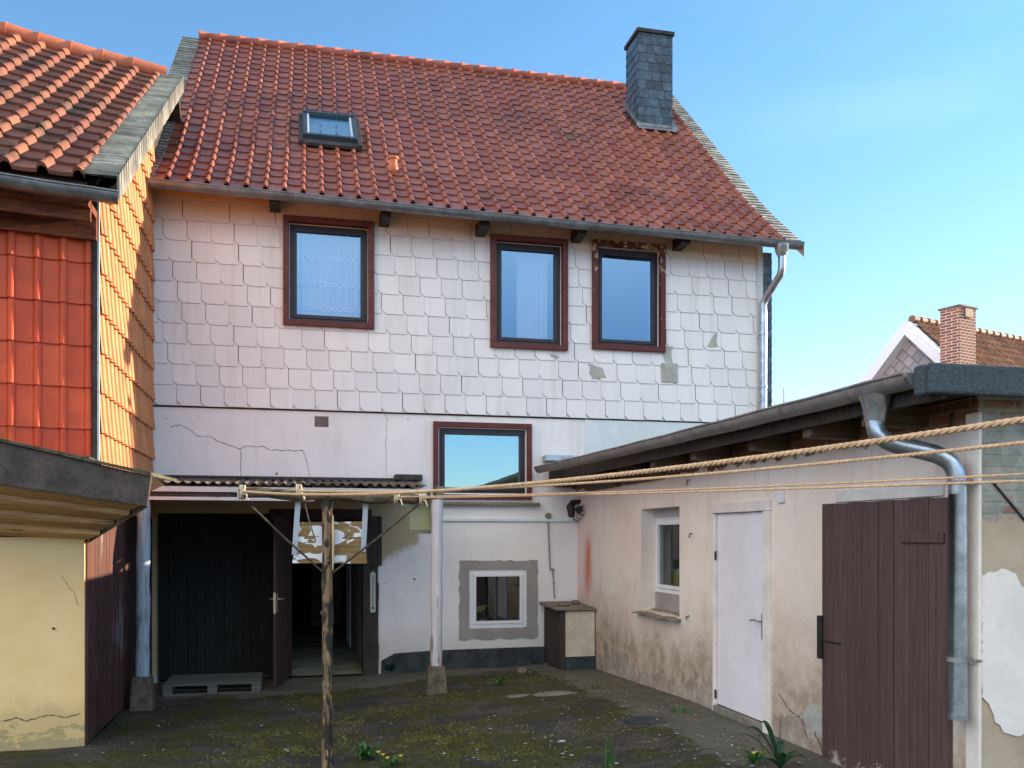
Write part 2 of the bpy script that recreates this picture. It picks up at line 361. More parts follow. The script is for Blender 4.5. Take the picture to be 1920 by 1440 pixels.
M['felt'] = simple('roofing_felt', (.075, .095, .11), .95, .35, 60, .8, .004)
M['felt_dark'] = simple('old_felt', (.052, .047, .046), .9, .4, 6, .4, .005)
M['corr'] = simple('corrugated_cement', (.12, .10, .085), .95, .5, 4, .5, .005)
M['concrete'] = simple('old_concrete', (.21, .19, .16), .95, .3, 5, .6, .006)
M['concrete_foot'] = simple('mossy_concrete', (.14, .115, .085), .95, .4, 9, .8, .008)
M['crack'] = simple('crack', (.10, .09, .10), 1, .2, 5)
M['brass'] = simple('brass', (.65, .58, .42), .3, .1, 5, .05, metal=.8)
M['steel'] = simple('steel', (.45, .45, .46), .35, .1, 5, .05, metal=.8)
M['iron'] = simple('black_iron', (.025, .022, .02), .6, .4, 12, .3)
M['rope'] = simple('rope_fibre', (.72, .45, .26), .85, .2, 40, .4, .001)
M['rope_pale'] = simple('frayed_rope', (.62, .52, .36), .9, .25, 30, .4, .002)
M['greenplastic'] = simple('grey_green_plastic', (.19, .20, .12), .5, .2, 8)
M['hanger'] = wood('chipped_white_metal', (.42, .46, .50), 'z', (.06, .05, .05), .6, var=.1)
M['stone'] = simple('field_stone', (.20, .17, .15), .95, .3, 8, .8, .01)
M['leaf'] = simple('leaf_green', (.055, .16, .035), .6, .4, 14, .2)
M['leaf_dark'] = simple('leaf_dark_green', (.02, .075, .035), .6, .4, 14, .2)
M['petal'] = simple('yellow_petal', (.85, .62, .03), .6, .1, 10)
M['moss'] = simple('moss_tufts', (.105, .095, .02), .95, .5, 3)
M['white_item'] = simple('white_enamel', (.7, .72, .74), .3, .05, 4)
M['yellow_item'] = simple('yellow_plastic', (.7, .55, .15), .4, .1, 4)
M['debris'] = simple('pale_chips', (.50, .49, .46), .9, .2, 20)
M['bark'] = simple('bark', (.12, .09, .07), .9, .3, 8)
M['blossom'] = simple('pale_blossom', (.62, .58, .42), .8, .15, 8)
# board with peeled paint
t = NT('peeling_board'); v = t.mp((3.2, 3.2, 8)); n = t.noise(1.35, 4, v, .45, 1.0); g = t.noise(2, 6, t.mp((1, 10, 14)))
M['peel'] = t.done(t.mix(t.mr(n, .525, .54), t.mix(t.mr(g, .3, .7), (.17, .10, .035), (.34, .22, .09)), (.78, .80, .84)), .7, t.bump(n, .5, .006))
# translucent panel
t = NT('aged_sheet'); n = t.noise(4, 5); t.b.inputs['Transmission Weight'].default_value = .12
M['sheet'] = t.done(t.mix(n, (.30, .29, .15), (.40, .37, .22)), .6)
# glass
def glass(name, refl, tintc, dark=(.9, .92, .95)):
    t = NT(name); n = t.n; tr = n.new('ShaderNodeBsdfTransparent'); tr.inputs[0].default_value = (*dark, 1)
    gl = n.new('ShaderNodeBsdfGlossy'); gl.inputs[0].default_value = (*tintc, 1); gl.inputs['Roughness'].default_value = .015
    nn = t.noise(.9, 2); t.l.new(t.bump(nn, .12, .02), gl.inputs['Normal'])
    ms = n.new('ShaderNodeMixShader'); ms.inputs[0].default_value = refl; t.l.new(tr.outputs[0], ms.inputs[1]); t.l.new(gl.outputs[0], ms.inputs[2])
    t.l.new(ms.outputs[0], n['Material Output'].inputs[0]); return t.m
M['glass'] = glass('window_glass', .32, (.50, .76, .95))
M['glass_low'] = glass('window_glass_clear', .10, (1, 1, 1), (.5, .56, .56))
M['glass_bright'] = glass('window_glass_reflective', .62, (.60, .95, 1))
t = NT('net_curtain'); tr = t.n.new('ShaderNodeBsdfTransparent'); df = t.n.new('ShaderNodeBsdfDiffuse'); df.inputs[0].default_value = (.8, .82, .86, 1)
ms = t.n.new('ShaderNodeMixShader'); ms.inputs[0].default_value = .55; t.l.new(tr.outputs[0], ms.inputs[1]); t.l.new(df.outputs[0], ms.inputs[2]); t.l.new(ms.outputs[0], t.n['Material Output'].inputs[0]); M['net'] = t.m
M['lace'] = simple('lace', (.85, .86, .9), .9, .03, 5)
# outbuilding wall : pale pink limewash, damp brown zone, bare brick along the top, rust run
def annex_mat():
    t = NT('limewashed_outbuilding'); n1 = t.noise(1.0, 6); n2 = t.noise(4.5, 8, rough=.7); n3 = t.noise(45, 5); v = t.mp((5, 5, .6)); n4 = t.noise(1.4, 6, v)
    col = t.mix(t.mr(n1, .3, .7), (.79, .665, .575), (.86, .765, .68))
    col = t.mix(t.mr(t.y, 11.5, 13.4), col, (.76, .62, .60))
    col = t.mix(t.mr(n4, .5, .8, 0, .45), col, (.55, .42, .36))
    zz = t.math('ADD', t.z, t.math('ADD', t.math('MULTIPLY', n2, .9), t.math('MULTIPLY', n1, .9)))
    soft = t.mr(zz, 2.25, 1.3, 0, .8); col = t.mix(soft, col, (.50, .385, .30)); damp = t.mr(zz, 1.62, 1.22)
    col = t.mix(t.math('MULTIPLY', damp, .85), col, t.mix(t.mr(n2, .4, .6), (.36, .27, .19), (.50, .41, .32)))
    bare = t.mr(zz, 1.10, 1.07)
    col = t.mix(bare, col, t.mix(t.mr(n2, .35, .65), (.30, .22, .18), (.46, .40, .34)))
    # rust run below the lamp
    ru = t.math('MULTIPLY', t.mr(t.math('ABSOLUTE', t.math('SUBTRACT', t.math('ADD', t.y, t.math('MULTIPLY', n2, .12)), 12.96)), .30, .0), t.math('MULTIPLY', t.mr(t.z, .75, 1.3), t.mr(t.z, 2.0, 1.55)))
    col = t.mix(t.math('MULTIPLY', ru, t.mr(n4, .3, .6, .4, 1)), col, (.62, .17, .08))
    vb = t.n.new('ShaderNodeCombineXYZ'); t.l.new(t.y, vb.inputs[0]); t.l.new(t.z, vb.inputs[1])
    br = t.brick(vb.outputs[0], (.22, .085, .05), (.13, .06, .04), (.22, .16, .11))
    top = t.mr(t.math('ADD', t.z, t.math('MULTIPLY', t.math('SUBTRACT', n2, .5), .35)), 2.50, 2.53)
    col = t.mix(top, col, br[0])
    hgt = t.math('SUBTRACT', t.math('ADD', n2, t.math('MULTIPLY', bare, -.25)), t.math('MULTIPLY', top, .6))
    return t.done(col, .92, t.bump(n3, .3, .003, t.bump(hgt, .6, .03)))
M['annex'] = annex_mat()
def end_mat():
    t = NT('mixed_brick_and_render'); n1 = t.noise(1.6, 6); n2 = t.noise(5, 8, rough=.7); n3 = t.noise(40, 5)
    vb = t.n.new('ShaderNodeCombineXYZ'); t.l.new(t.math('ADD', t.x, t.math('MULTIPLY', n2, .04)), vb.inputs[0]); t.l.new(t.math('ADD', t.z, t.math('MULTIPLY', n2, .02)), vb.inputs[1])
    br = t.brick(vb.outputs[0], (.40, .12, .075), (.26, .085, .06), (.32, .31, .27), ms=.016)
    up = t.mix(t.mr(n1, .40, .52), br[0], t.mix(t.mr(n2, .4, .6), (.25, .26, .23), (.36, .36, .32)))
    low = t.mix(t.mr(n1, .3, .7), (.38, .30, .21), (.50, .41, .30))
    m = t.mr(t.math('ADD', t.z, t.math('MULTIPLY', n2, .2)), 2.0, 2.02)
    low = t.mix(t.mr(t.math('ADD', t.z, n2), .75, .6), low, t.mix(t.mr(n2, .4, .6), (.42, .31, .2), br[0]))
    m = t.mr(t.math('ADD', t.z, t.math('MULTIPLY', n2, .2)), 2.0, 2.02)
    return t.done(t.mix(m, low, up), .92, t.bump(n3, .4, .004, t.bump(t.math('ADD', n2, t.math('MULTIPLY', t.math('MULTIPLY', br[1], m), -.5)), .6, .02)))
M['endwall'] = end_mat()
def yellow_mat():
    t = NT('yellow_render'); n1 = t.noise(1.3, 6); n2 = t.noise(5, 8, rough=.7); n3 = t.noise(50, 4)
    col = t.mix(t.mr(n1, .3, .7), (.86, .56, .25), (.92, .66, .34))
    zz = t.math('ADD', t.z, t.math('MULTIPLY', t.math('SUBTRACT', n2, .5), .9))
    col = t.mix(t.mr(zz, .35, 0.0, 0, .6), col, (.50, .37, .16))
    nb_ = t.noise(3, 12, t.mp((1.2, 1, 3)), .75); bare = t.mr(t.math('ADD', t.z, t.math('MULTIPLY', t.math('SUBTRACT', nb_, .5), 1.1)), -.05, -.08)
    col = t.mix(bare, col, t.mix(n1, (.30, .24, .13), (.55, .43, .22)))
    return t.done(col, .9, t.bump(n3, .25, .003, t.bump(t.math('SUBTRACT', n2, t.math('MULTIPLY', bare, .3)), .5, .02)))
M['yellow'] = yellow_mat()
def ground_mat():
    t = NT('mossy_asphalt'); n1 = t.noise(.75, 7, rough=.65); n2 = t.noise(3.5, 9, rough=.72); n3 = t.noise(26, 6, rough=.7); n4 = t.noise(1.6, 7, t.mp((1, 1.2, 1), (7, 3, 0)), .65)
    asph = t.mix(t.mr(n3, .35, .7), (.04, .036, .03), (.14, .12, .095))
    asph = t.mix(t.mr(n2, .5, .7, 0, .6), asph, (.045, .035, .025))
    n5 = t.noise(1.1, 6, t.mp((1, 1.6, 1), (3, 9, 0)), .6); asph = t.mix(t.mr(n5, .42, .6, 0, .75), asph, (.022, .021, .022))
    moss = t.mix(t.mr(n3, .3, .7), (.022, .026, .008), (.095, .088, .02))
    mm = t.mr(t.math('ADD', t.math('MULTIPLY', n2, .5), n4), .68, .82)
    col = t.mix(t.math('MULTIPLY', mm, .9), asph, moss)
    # concrete strips beside the walls
    dx = t.math('SUBTRACT', XA, t.x); dy = t.math('SUBTRACT', D, t.y)
    w1 = t.mr(t.math('ADD', dx, t.math('MULTIPLY', n2, 1.2)), 1.55, 1.35)
    w2 = t.mr(t.math('ADD', dy, t.math('ADD', t.math('MULTIPLY', n2, 1.1), t.math('MULTIPLY', t.mr(t.x, -.5, 3.0), .8))), 2.1, 1.9)
    con = t.mix(t.mr(n3, .3, .7), (.10, .095, .078), (.20, .185, .155)); con = t.mix(t.mr(n1, .4, .65, 0, .6), con, (.075, .08, .055))
    st = t.math('MAXIMUM', w1, w2)
    col = t.mix(t.math('MULTIPLY', st, .9), col, con)
    ch = t.mr(t.noise(11, 3), .70, .73); 
    col = t.mix(t.math('MULTIPLY', ch, t.mr(t.x, .2, 2.2, .1, .9)), col, (.30, .28, .26))
    return t.done(col, t.mix(mm, (.8,)*3, (1,)*3), t.bump(n3, .7, .012, t.bump(n2, .8, .04)), spec=.25)
M['ground'] = ground_mat()
# brick for chimney
t = NT('brick_red'); cx = t.n.new('ShaderNodeCombineXYZ'); t.l.new(t.math('ADD', t.x, t.y), cx.inputs[0]); t.l.new(t.z, cx.inputs[1])
b_ = t.brick(cx.outputs[0], (.33, .09, .06), (.17, .06, .05), (.50, .44, .38), .24, .085, .014); M['brick'] = t.done(b_[0], .9, t.bump(b_[1], -.5, .01))

# ------------------------------------------------------------------ ground
def gz(x, y):
    s = max(0, min(1, (x-.2)/3.6)); s = s*s*(3-2*s); f = max(0, min(1, (D-y)/4.2))
    z = -.23+s*(.08+.15*f)
    if x > 6 or x < -3 or y > D: z = -.25 + (0 if x < 6 else .12)
    return z
xs = [-900, -250, -60, -15, -6]+[-5+i*.07 for i in range(134)]+[4.6, 6, 9, 14, 40, 150, 900]
ys = [-900, -200, -30, -6, 0, 1.5]+[2.5+i*.08 for i in range(137)]+[13.6, 15, 20, 28, 60, 200, 900]
vs = []; 
for y in ys:
    for x in xs:
        b = 0
        if -5 <= x <= 4.4 and 2.5 <= y <= 13.44: b = (mnoise.noise((x*1.3, y*1.3, 0))*.02+mnoise.noise((x*5, y*5, 3))*.007)*min(1, abs(XA-x)*1.2)
        vs.append((x, y, gz(x, y)+b))
nx = len(xs); g = MB(); g.add(vs, [(j*nx+i, j*nx+i+1, (j+1)*nx+i+1, (j+1)*nx+i) for j in range(len(ys)-1) for i in range(nx-1)], True)
go = g.build('ground', M['ground']); go['kind'] = 'structure'

# ------------------------------------------------------------------ window builder
def rect(fr_plane, x0, x1, y0, y1):   # pixel survey -> (a0,a1,z0,z1) on the plane
    if fr_plane is ANX:
        a1, a0 = Y_at(x0, XA), Y_at(x1, XA); c = (x0+x1)/2; return (a0, a1, PX(c, y1, XA).z, PX(c, y0, XA).z)
    Y = D if fr_plane is FAC else YN
    c = (x0+x1)/2; return (X_at(x0, Y), X_at(x1, Y), PY(c, y1, Y).z, PY(c, y0, Y).z)
def ring(m, fr, a0, a1, z0, z1, w, d0, d1, wb=None):
    wb = wb or w
    fbox(m, fr, a0, a1, z1-w, z1, d0, d1); fbox(m, fr, a0, a1, z0, z0+wb, d0, d1)
    fbox(m, fr, a0, a0+w, z0+wb, z1-w, d0, d1); fbox(m, fr, a1-w, a1, z0+wb, z1-w, d0, d1)
def window(parent, fr, r, cw, dc, fmat, gmat, casing=None, d=0.0, fw=.07, sw=.05, label=None):
    a0, a1, z0, z1 = r
    if casing:
        m = MB(); ring(m, fr, a0, a1, z0, z1, cw, d-.10, dc, cw*.9); win = m.build('window', casing, parent, .004)
        i = (a0+cw, a1-cw, z0+cw*.9, z1-cw)
    else:
        win = None; i = r
    m = MB(); ring(m, fr, *i, fw, d-.12, d-.035); 
    f = m.build('window' if win is None else 'frame', fmat, parent if win is None else win, .004)
    if win is None: win = f
    j = (i[0]+fw*.8, i[1]-fw*.8, i[2]+fw*.8, i[3]-fw*.8)
    m = MB(); ring(m, fr, *j, sw, d-.10, d-.02); m.build('sash', fmat, win, .004)
    k = (j[0]+sw, j[1]-sw, j[2]+sw, j[3]-sw)
    m = MB(); m.quad(fr.pt(k[0]-.01, k[2]-.01, d-.055), fr.pt(k[1]+.01, k[2]-.01, d-.055), fr.pt(k[1]+.01, k[3]+.01, d-.055), fr.pt(k[0]-.01, k[3]+.01, d-.055)); m.build('pane', gmat, win)
    if label: win['label'] = label
    return win, k
# ------------------------------------------------------------------ main house
house = thing('house', 'two-storey house with white shingle upper floor, white plaster below and dark red pantile roof', 'house', (2.8, D, -.2))
XR = X_at(1427, D); XS = X_at(1450, D)
W1 = rect(FAC, 531, 701, 413, 615); W2 = rect(FAC, 918, 1062, 447, 656); W3 = rect(FAC, 1108, 1244, 457, 659); W4 = rect(FAC, 812, 996, 793, 936); W5 = rect(FAC, 880, 987, 1068, 1177)
GATE = (XL+.06, X_at(508, D), -.3, 2.14); PASS = (X_at(508, D)+.0, X_at(684, D), -.3, 2.13)
def inn(r, c): return (r[0]+c, r[1]-c, r[2]+c, r[3]-c)
ZS = PY(700, 772, D).z     # lower edge of shingles
m = MB(); wall_holes(m, FAC, XL+.0, XR, -.35, 6.75, [inn(W1, .09), inn(W2, .09), inn(W3, .09), inn(W4, .09), W5, (GATE[0], PASS[1], -.35, 2.13)], 0, -.38)
# side and back walls
m.box(XL+.01, XL+.3, D+.38, D+11, -.35, 6.7); m.box(XR-.3, XR-.01, D+.38, D+11, -.35, 6.7); m.box(XL, XR, D+11, D+11.3, -.35, 6.7)
m.prism([(XL+.05, D+.1, 6.7), (XL+.05, D+11.2, 6.7), (XL+.05, 19, 11.5)], (.2, 0, 0)); m.prism([(XR-.3, D+.1, 6.7), (XR-.3, D+11.2, 6.7), (XR-.3, 19, 11.5)], (.2, 0, 0))
m.build('plaster_wall', M['plaster'], house)
m = MB(); m.box(XL+.3, XR-.3, D+.4, D+10.9, 2.75, 2.9); m.build('upper_floor', M['deck'], house)
m = MB(); wall_holes(m, FAC, XL+.02, X_at(1416, D), ZS+.02, 6.7, [inn(W1, .05), inn(W2, .05), inn(W3, .05)], .012, .003); m.build('shingle_battens', simple('grey_batten', (.26, .22, .21), .9), house)
m = MB(); b = ZS; rh = .288; top = PY(700, 395, D).z
plates(m, FAC, XL+.02, X_at(1416, D), b, 6.68, .315, rh, .062, .062, [W1, W2, W3], .022, .014, .007)
fbox(m, FAC, XL+.02, X_at(1416, D), b-.0, b+.07, .013, .022, .5)
sh = m.build('shingle_cladding', M['shingle'], house)
m = MB(); fbox(m, FAC, XL+.02, XR, b-.022, b-.002, .002, .012); m.build('drip_board', M['darkwood'], house)
m = MB(); fbox(m, FAC, X_at(1416, D), XR, b, 6.5, .003, .06); m.build('corner_board', M['whiteboard'], house)
m = MB(); SS = Fr((0, D+.06, 0), (1, 0, 0), (0, -1, 0)); plates(m, SS, XR+.002, XS, 2.2, 6.45, .24, .15, .0, .0, (), .0, .014, .005); m.box(XR, XS-.01, D+.07, D+.4, -.2, 6.45)
m.build('slate_edge', M['slate_blue'], house)
# odd cement patches on the shingles
m = MB()
for (x0, y0, x1, y1) in ((1238, 683, 1268, 717),):
    A = PY(x0, y1, D); B = PY(x1, y0, D); fbox(m, FAC, A.x, B.x, A.z, B.z, .04, .057)
m.build('cement_patch', M['patchgrey'], house)
for P_ in ([(1240, 652), (1262, 650), (1258, 668), (1264, 682), (1246, 680)], [(1343, 622), (1346, 650), (1326, 652)], [(1104, 682), (1128, 688), (1136, 708), (1112, 710), (1106, 700)], [(1030, 664), (1044, 666), (1048, 672), (1034, 670)]):
    m = MB(); m.prism([PY(x, y, D-.045)+V((0, 0, 0)) for x, y in ragged(P_, 1.5)], (0, .008, 0)); m.build('cement_patch', M['patchgrey'], house)
# gable of plinth
m = MB(); pts = [(714, 1262), (716, 1238), (740, 1225), (820, 1219), (960, 1214), (1020, 1212), (1020, 1262)]
m.prism([PY(x, y, D-.0)+V((0, -.028, 0)) for x, y in pts], (0, .026, 0)); m.build('plinth', M['plinth'], house)
# grey render around the small window (irregular)
def irregular(m, fr, r, hole, amp, d, th):
    P = []; a0, a1, z0, z1 = r; n = 14
    for s in range(4):
        for k in range(n):
            t_ = k/n; j = random.uniform(-amp, amp)
            if s == 0: P.append((a0+(a1-a0)*t_, z1+j, a0+(a1-a0)*t_, 1))
            if s == 1: P.append((a1+j, z1-(z1-z0)*t_, 0, 0))
            if s == 2: P.append((a1-(a1-a0)*t_, z0+j*1.6, 0, 0))
            if s == 3: P.append((a0+j, z0+(z1-z0)*t_, 0, 0))
    H = []
    b0, b1, c0, c1 = hole
    for p in P:
        cx, cz = (b0+b1)/2, (c0+c1)/2; dx, dz = p[0]-cx, p[1]-cz
        k = max(abs(dx)/((b1-b0)/2), abs(dz)/((c1-c0)/2)); H.append((cx+dx/k, cz+dz/k))
    N = len(P); vs = [fr.pt(p[0], p[1], d+th) for p in P]+[fr.pt(h[0], h[1], d+th) for h in H]+[fr.pt(p[0]*1.0, p[1], d) for p in P]
    m.add(vs, [(i, (i+1) % N, N+(i+1) % N, N+i) for i in range(N)]+[(i, (i+1) % N, 2*N+(i+1) % N, 2*N+i) for i in range(N)])
m = MB(); irregular(m, FAC, rect(FAC, 861, 1008, 1051, 1198), (W5[0]-.002, W5[1]+.002, W5[2]-.002, W5[3]+.002), .012, .0, .012); m.build('window_surround', M['render_grey'], house)
# windows
w1, k1 = window(house, FAC, W1, .085, .10, M['frame_dark'], M['glass'], M['casing'], label='wide upper window with lace net curtain')
w2, k2 = window(house, FAC, W2, .085, .10, M['frame_dark'], M['glass'], M['casing'], label='narrow upper window left of the peeling one')
w3, k3 = window(house, FAC, W3, .085, .10, M['frame_dark'], M['glass'], M['casing_worn'], label='narrow upper window with peeling oxblood casing')
w4, k4 = window(house, FAC, W4, .075, .055, M['frame_dark'], M['glass_bright'], M['casing'], label='broad landing window reflecting pale sky')
w5, k5 = window(house, FAC, W5, .0, .0, M['frame_white'], M['glass_low'], None, d=.03, fw=.075, sw=.045, label='small square white plastic window')
def curtain(k, d, parent, a0f=0, a1f=1, z1=None):
    m = MB(); n = 60; vs = []
    for j, z in enumerate((k[2]-.02, k[3]+.02)):
        for i in range(n+1):
            t_ = a0f+(a1f-a0f)*i/n; vs.append(FAC.pt(k[0]+(k[1]-k[0])*t_, z, d+.018*sin(i*1.1+sin(i*.37)*2)))
    m.add(vs, [(i, i+1, n+2+i, n+1+i) for i in range(n)], True); return m.build('net_curtain', M['net'], parent)
curtain(k1, -.22, w1); curtain(k2, -.26, w2, .35, .95)
for zf in (.12, .42, .74):
    m = MB()
    z = k1[2]+(k1[3]-k1[2])*zf
    for i in range(11):
        a = k1[0]+(k1[1]-k1[0])*(i+.5)/11; r = .042 if i % 3 == 1 else .03
        m.tube([FAC.pt(a+r*cos(q*pi/6), z+r*sin(q*pi/6), -.195) for q in range(13)], .005, 4, cap=False)
    m.build('lace_trim', M['lace'], w1)
# sill of the landing window and ledge
m = MB(); A = PY(830, 941, D); B = PY(1010, 948, D); fbox(m, FAC, A.x-.1, B.x, B.z, A.z, .0, .10); m.build('sill', M['graywood'], w4, .004)
m = MB(); A = PY(828, 972, D); B = PY(1084, 977, D); fbox(m, FAC, A.x, B.x, B.z-.01, A.z, 0, .035); m.build('ledge', M['plaster_blue'], house, .004)
m = MB(); A = PY(1096, 783, D); B = PY(1300, 1000, D); fbox(m, FAC, A.x, XR, B.z, ZS-.02, .0, .012); m.build('smooth_plaster_panel', M['plaster_blue'], house)
# conduit and junction box
m = MB(); c = PY(1027, 967, D); m.tube([c+V((0, -.0, 0)), c+V((0, -.05, 0))], .045, 12); jb = m.build('junction_box', M['greenplastic'], house)
m = MB(); m.tube([PY(1027, 975, D)+V((0, -.015, 0)), PY(1031, 1069, D)+V((0, -.015, 0))], .011, 6); m.build('cable', M['zinc_brown'], house); m = MB(); m.tube([PY(1036, 1070, D)+V((0, -.015, 0)), PY(1039, 1122, D)+V((0, -.015, 0))], .010, 6)
m.tube([PY(1036, 1068, D)+V((0, -.0, 0)), PY(1036, 1068, D)+V((0, -.035, 0))], .022, 8); m.tube([PY(1038, 1093, D)+V((0, -.0, 0)), PY(1038, 1093, D)+V((0, -.03, 0))], .016, 8); m.build('cable', M['zinc_brown'], house)
# vent hole, small hooks
m = MB(); A = PY(590, 800, D); B = PY(616, 781, D); fbox(m, FAC, A.x, B.x, A.z, B.z, 0, .006); m.build('vent_hole', M['stone'], house)
for x, y in ((777, 1086), (312, 785), (765, 785), (519, 888), (722, 1026), (722, 1094)):
    m = MB(); c = PY(x, y, D); m.tube([c, c+V((0, -.012, 0))], .018 if y == 1086 or y == 888 else .008, 6); m.build('plaster_hole', M['stone'], house)
# cracks : thin ribbons
def crack(m, fr, Y, pts, w=.004):
    P = [PY(x, y, Y) if fr is not ANX else PX(x, y, XA) for x, y in pts]; Q = []
    for i in range(len(P)-1):
        for k in range(5):
            p = P[i].lerp(P[i+1], k/5); Q.append(p+V((0, 0, random.uniform(-.008, .008)))+fr.u*random.uniform(-.006, .006))
    Q.append(P[-1])
    for i in range(len(Q)-1):
        dd = (Q[i+1]-Q[i]).normalized(); s_ = dd.cross(fr.n)*w*random.uniform(.4, 1.2)*.5; o_ = fr.n*.003
        m.quad(Q[i]-s_+o_, Q[i+1]-s_+o_, Q[i+1]+s_+o_, Q[i]+s_+o_)
m = MB(); crack(m, FAC, D, [(320, 800), (338, 796), (352, 804), (372, 817), (395, 818), (412, 829), (440, 838), (450, 842), (462, 836), (498, 838), (503, 843), (540, 845), (568, 845), (575, 862), (581, 893)], .009); m.build('crack', M['crack'], house)
m = MB(); crack(m, FAC, D, [(449, 840), (452, 852), (451, 893)], .007); m.build('crack', M['crack'], house); m = MB(); crack(m, FAC, D, [(722, 776), (726, 790), (723, 830), (724, 893)], .006)
m.build('crack', M['crack'], house)
# soffit, rafter ends
def zE(px): return 6.53-.1*(px-285)/1200
m = MB()
for i in range(8):
    f0, f1 = i/8, (i+1)/8; x0 = XL+(7.78-XL)*f0; x1 = XL+(7.78-XL)*f1
    zf = 6.50-.14*f0; zg = 6.50-.14*f1
    m.hexa([V((x0, 13.0, zf)), V((x1-.004, 13.0, zg)), V((x1-.004, D-.0, zg+.24)), V((x0, D, zf+.24)), V((x0, 13.0, zf+.03)), V((x1-.004, 13.0, zg+.03)), V((x1-.004, D, zg+.27)), V((x0, D, zf+.27))])
m.build('soffit', M['soffit'], house)
m = MB(); fbox(m, FAC, XL+.03, X_at(520, D), 6.56, 6.78, .045, .06); m.build('frieze_board', M['soffit'], house)
for x, y in ((515, 380), (723, 409), (906, 428), (1088, 440), (1281, 456)):
    m = MB(); c = PY(x, y, 13.15); m.hexa([c+V(q) for q in ((-.07, -.12, -.03), (.07, -.12, -.03), (.07, .27, -.05), (-.07, .27, -.05), (-.07, -.12, .09), (.07, -.12, .09), (.07, .27, .12), (-.07, .27, .12))]); m.build('rafter_end', M['iron'], house)
# roof
PR = [(12.93, 6.52), (14.2, 7.47), (19.0, 11.72)]
L1 = math.dist(PR[0], PR[1]); L2 = math.dist(PR[1], PR[2])
def prof(v):
    s = v*(L1+L2)
    if s < L1: k = s/L1; return (PR[0][0]+(PR[1][0]-PR[0][0])*k, PR[0][1]+(PR[1][1]-PR[0][1])*k)
    k = (s-L1)/L2; return (PR[1][0]+(PR[2][0]-PR[1][0])*k, PR[1][1]+(PR[2][1]-PR[1][1])*k)
def profs(v):   # softened at the bell-cast
    a, b_, c = prof(max(0, v-.06)), prof(v), prof(min(1, v+.06))
    if v < .06 or v > .94: return b_
    return ((a[0]+2*b_[0]+c[0])/4, (a[1]+2*b_[1]+c[1])/4)
def xr(v): return 7.80+.38*v
def SR(x0f, x1f):
    def S(u, v):
        y, z = profs(v); x = x0f(v)+(x1f(v)-x0f(v))*u; fu = (x+1.95)/9.8
        return V((x, y, z+(.07-.16*fu)*(1-v)+.02*sin(fu*9)*v*(1-v)+.035*v*(fu-.5)*2*0))
    return S
NR = V((0, -.66, .75))
S_main = SR(lambda v: -1.93, lambda v: xr(v)-.33)
m = MB(); tiled(m, S_main, NR, 37, 23, .062, .024, rc=.84, rw=.14); roof = m.build('roof', M['roof'], house)
m = MB(); 
for i in range(20):
    S0 = S_main; m.quad(S0(0, i/20)-NR*.06, S0(1, i/20)-NR*.06, S0(1, (i+1)/20)-NR*.06, S0(0, (i+1)/20)-NR*.06)
m.prism([(-1.98, 19, 11.66), (7.9, 19, 11.66), (7.9, 25.2, 6.3), (-1.98, 25.2, 6.3)], (0, 0, -.1)); m.build('roof_deck', M['deck'], roof)
m = MB(); n = 26
for i in range(n):
    a = S_main(i/n, 1)+V((0, .03, .045)); b_ = S_main((i+1)/n+.004, 1)+V((0, .03, .045)); r0 = .105; r1 = .088
    m.tube([a, a.lerp(b_, .14), a.lerp(b_, .15), b_], [r0+.012, r0+.010, r0, r1], 12, tint=random.random())
m.build('ridge_caps', M['ridge'], roof)
m = MB(); tiled(m, SR(lambda v: xr(v)-.36, lambda v: xr(v)), NR, 2, 62, 0, .02, seg=1, jit=.006, over=.3)
for i in range(30):
    p, q = SR(lambda v: xr(v), lambda v: xr(v)+.01)(0, i/30), SR(lambda v: xr(v), lambda v: xr(v))(0, (i+1)/30)
    m.quad(p, q, q-V((0, 0, .2)), p-V((0, 0, .2)))
ve = m.build('verge_slates', M['slate_pale'], roof)
m = MB(); tiled(m, SR(lambda v: -2.24, lambda v: -1.90), NR, 1, 56, 0, .03, seg=1, jit=.006, over=-.12)
for i in range(40):
    T = SR(lambda v: -1.90, lambda v: -1.90); p, q = T(0, i/40)+NR*.03, T(0, (i+1)/40)+NR*.03
    m.quad(p, q, q-V((0, 0, .12)), p-V((0, 0, .12)))
m.build('verge_slates', M['slate_pale'], roof)
# roof hits
def roofhit(px, py, off=0):
    a = ang(px); k = cos(atan((px-960)/FPX))/cos(a); v = (HOR-py)/FPX; sl_ = (PR[2][1]-PR[1][1])/(PR[2][0]-PR[1][0])
    Y = (EYE-(PR[1][1]+off)+sl_*PR[1][0])/(sl_-v*k); return PY(px, py, Y)
# roof window
c0, c1, c2, c3 = [roofhit(x, y, .25) for x, y in ((566, 268), (673, 272), (668, 212), (566, 203))]
UX = V((1, 0, 0)); UV_ = (V((0, 4.8, 4.25))).normalized(); NN = V((0, -UV_.z, UV_.y))
cc = (c0+c1+c2+c3)/4; hw = .43; hh = .56; cc = cc+V((0, .09, .08))
RF = lambda a, b_, d: cc+UX*a+UV_*b_+NN*d
def rbox(m, a0, a1, b0, b1, d0, d1): m.hexa([RF(a0, b0, d0), RF(a1, b0, d0), RF(a1, b1, d0), RF(a0, b1, d0), RF(a0, b0, d1), RF(a1, b0, d1), RF(a1, b1, d1), RF(a0, b1, d1)])
m = MB(); w_ = .07
rbox(m, -hw, hw, -hh, -hh+w_, -.13, .0); rbox(m, -hw, hw, hh-w_*1.2, hh, -.13, .02); rbox(m, -hw, -hw+w_, -hh+w_, hh-w_*1.2, -.13, .0); rbox(m, hw-w_, hw, -hh+w_, hh-w_*1.2, -.13, .0)
rw = m.build('roof_window', simple('dark_blue_metal', (.04, .06, .085), .45, .1, 5, .05), roof, .006)
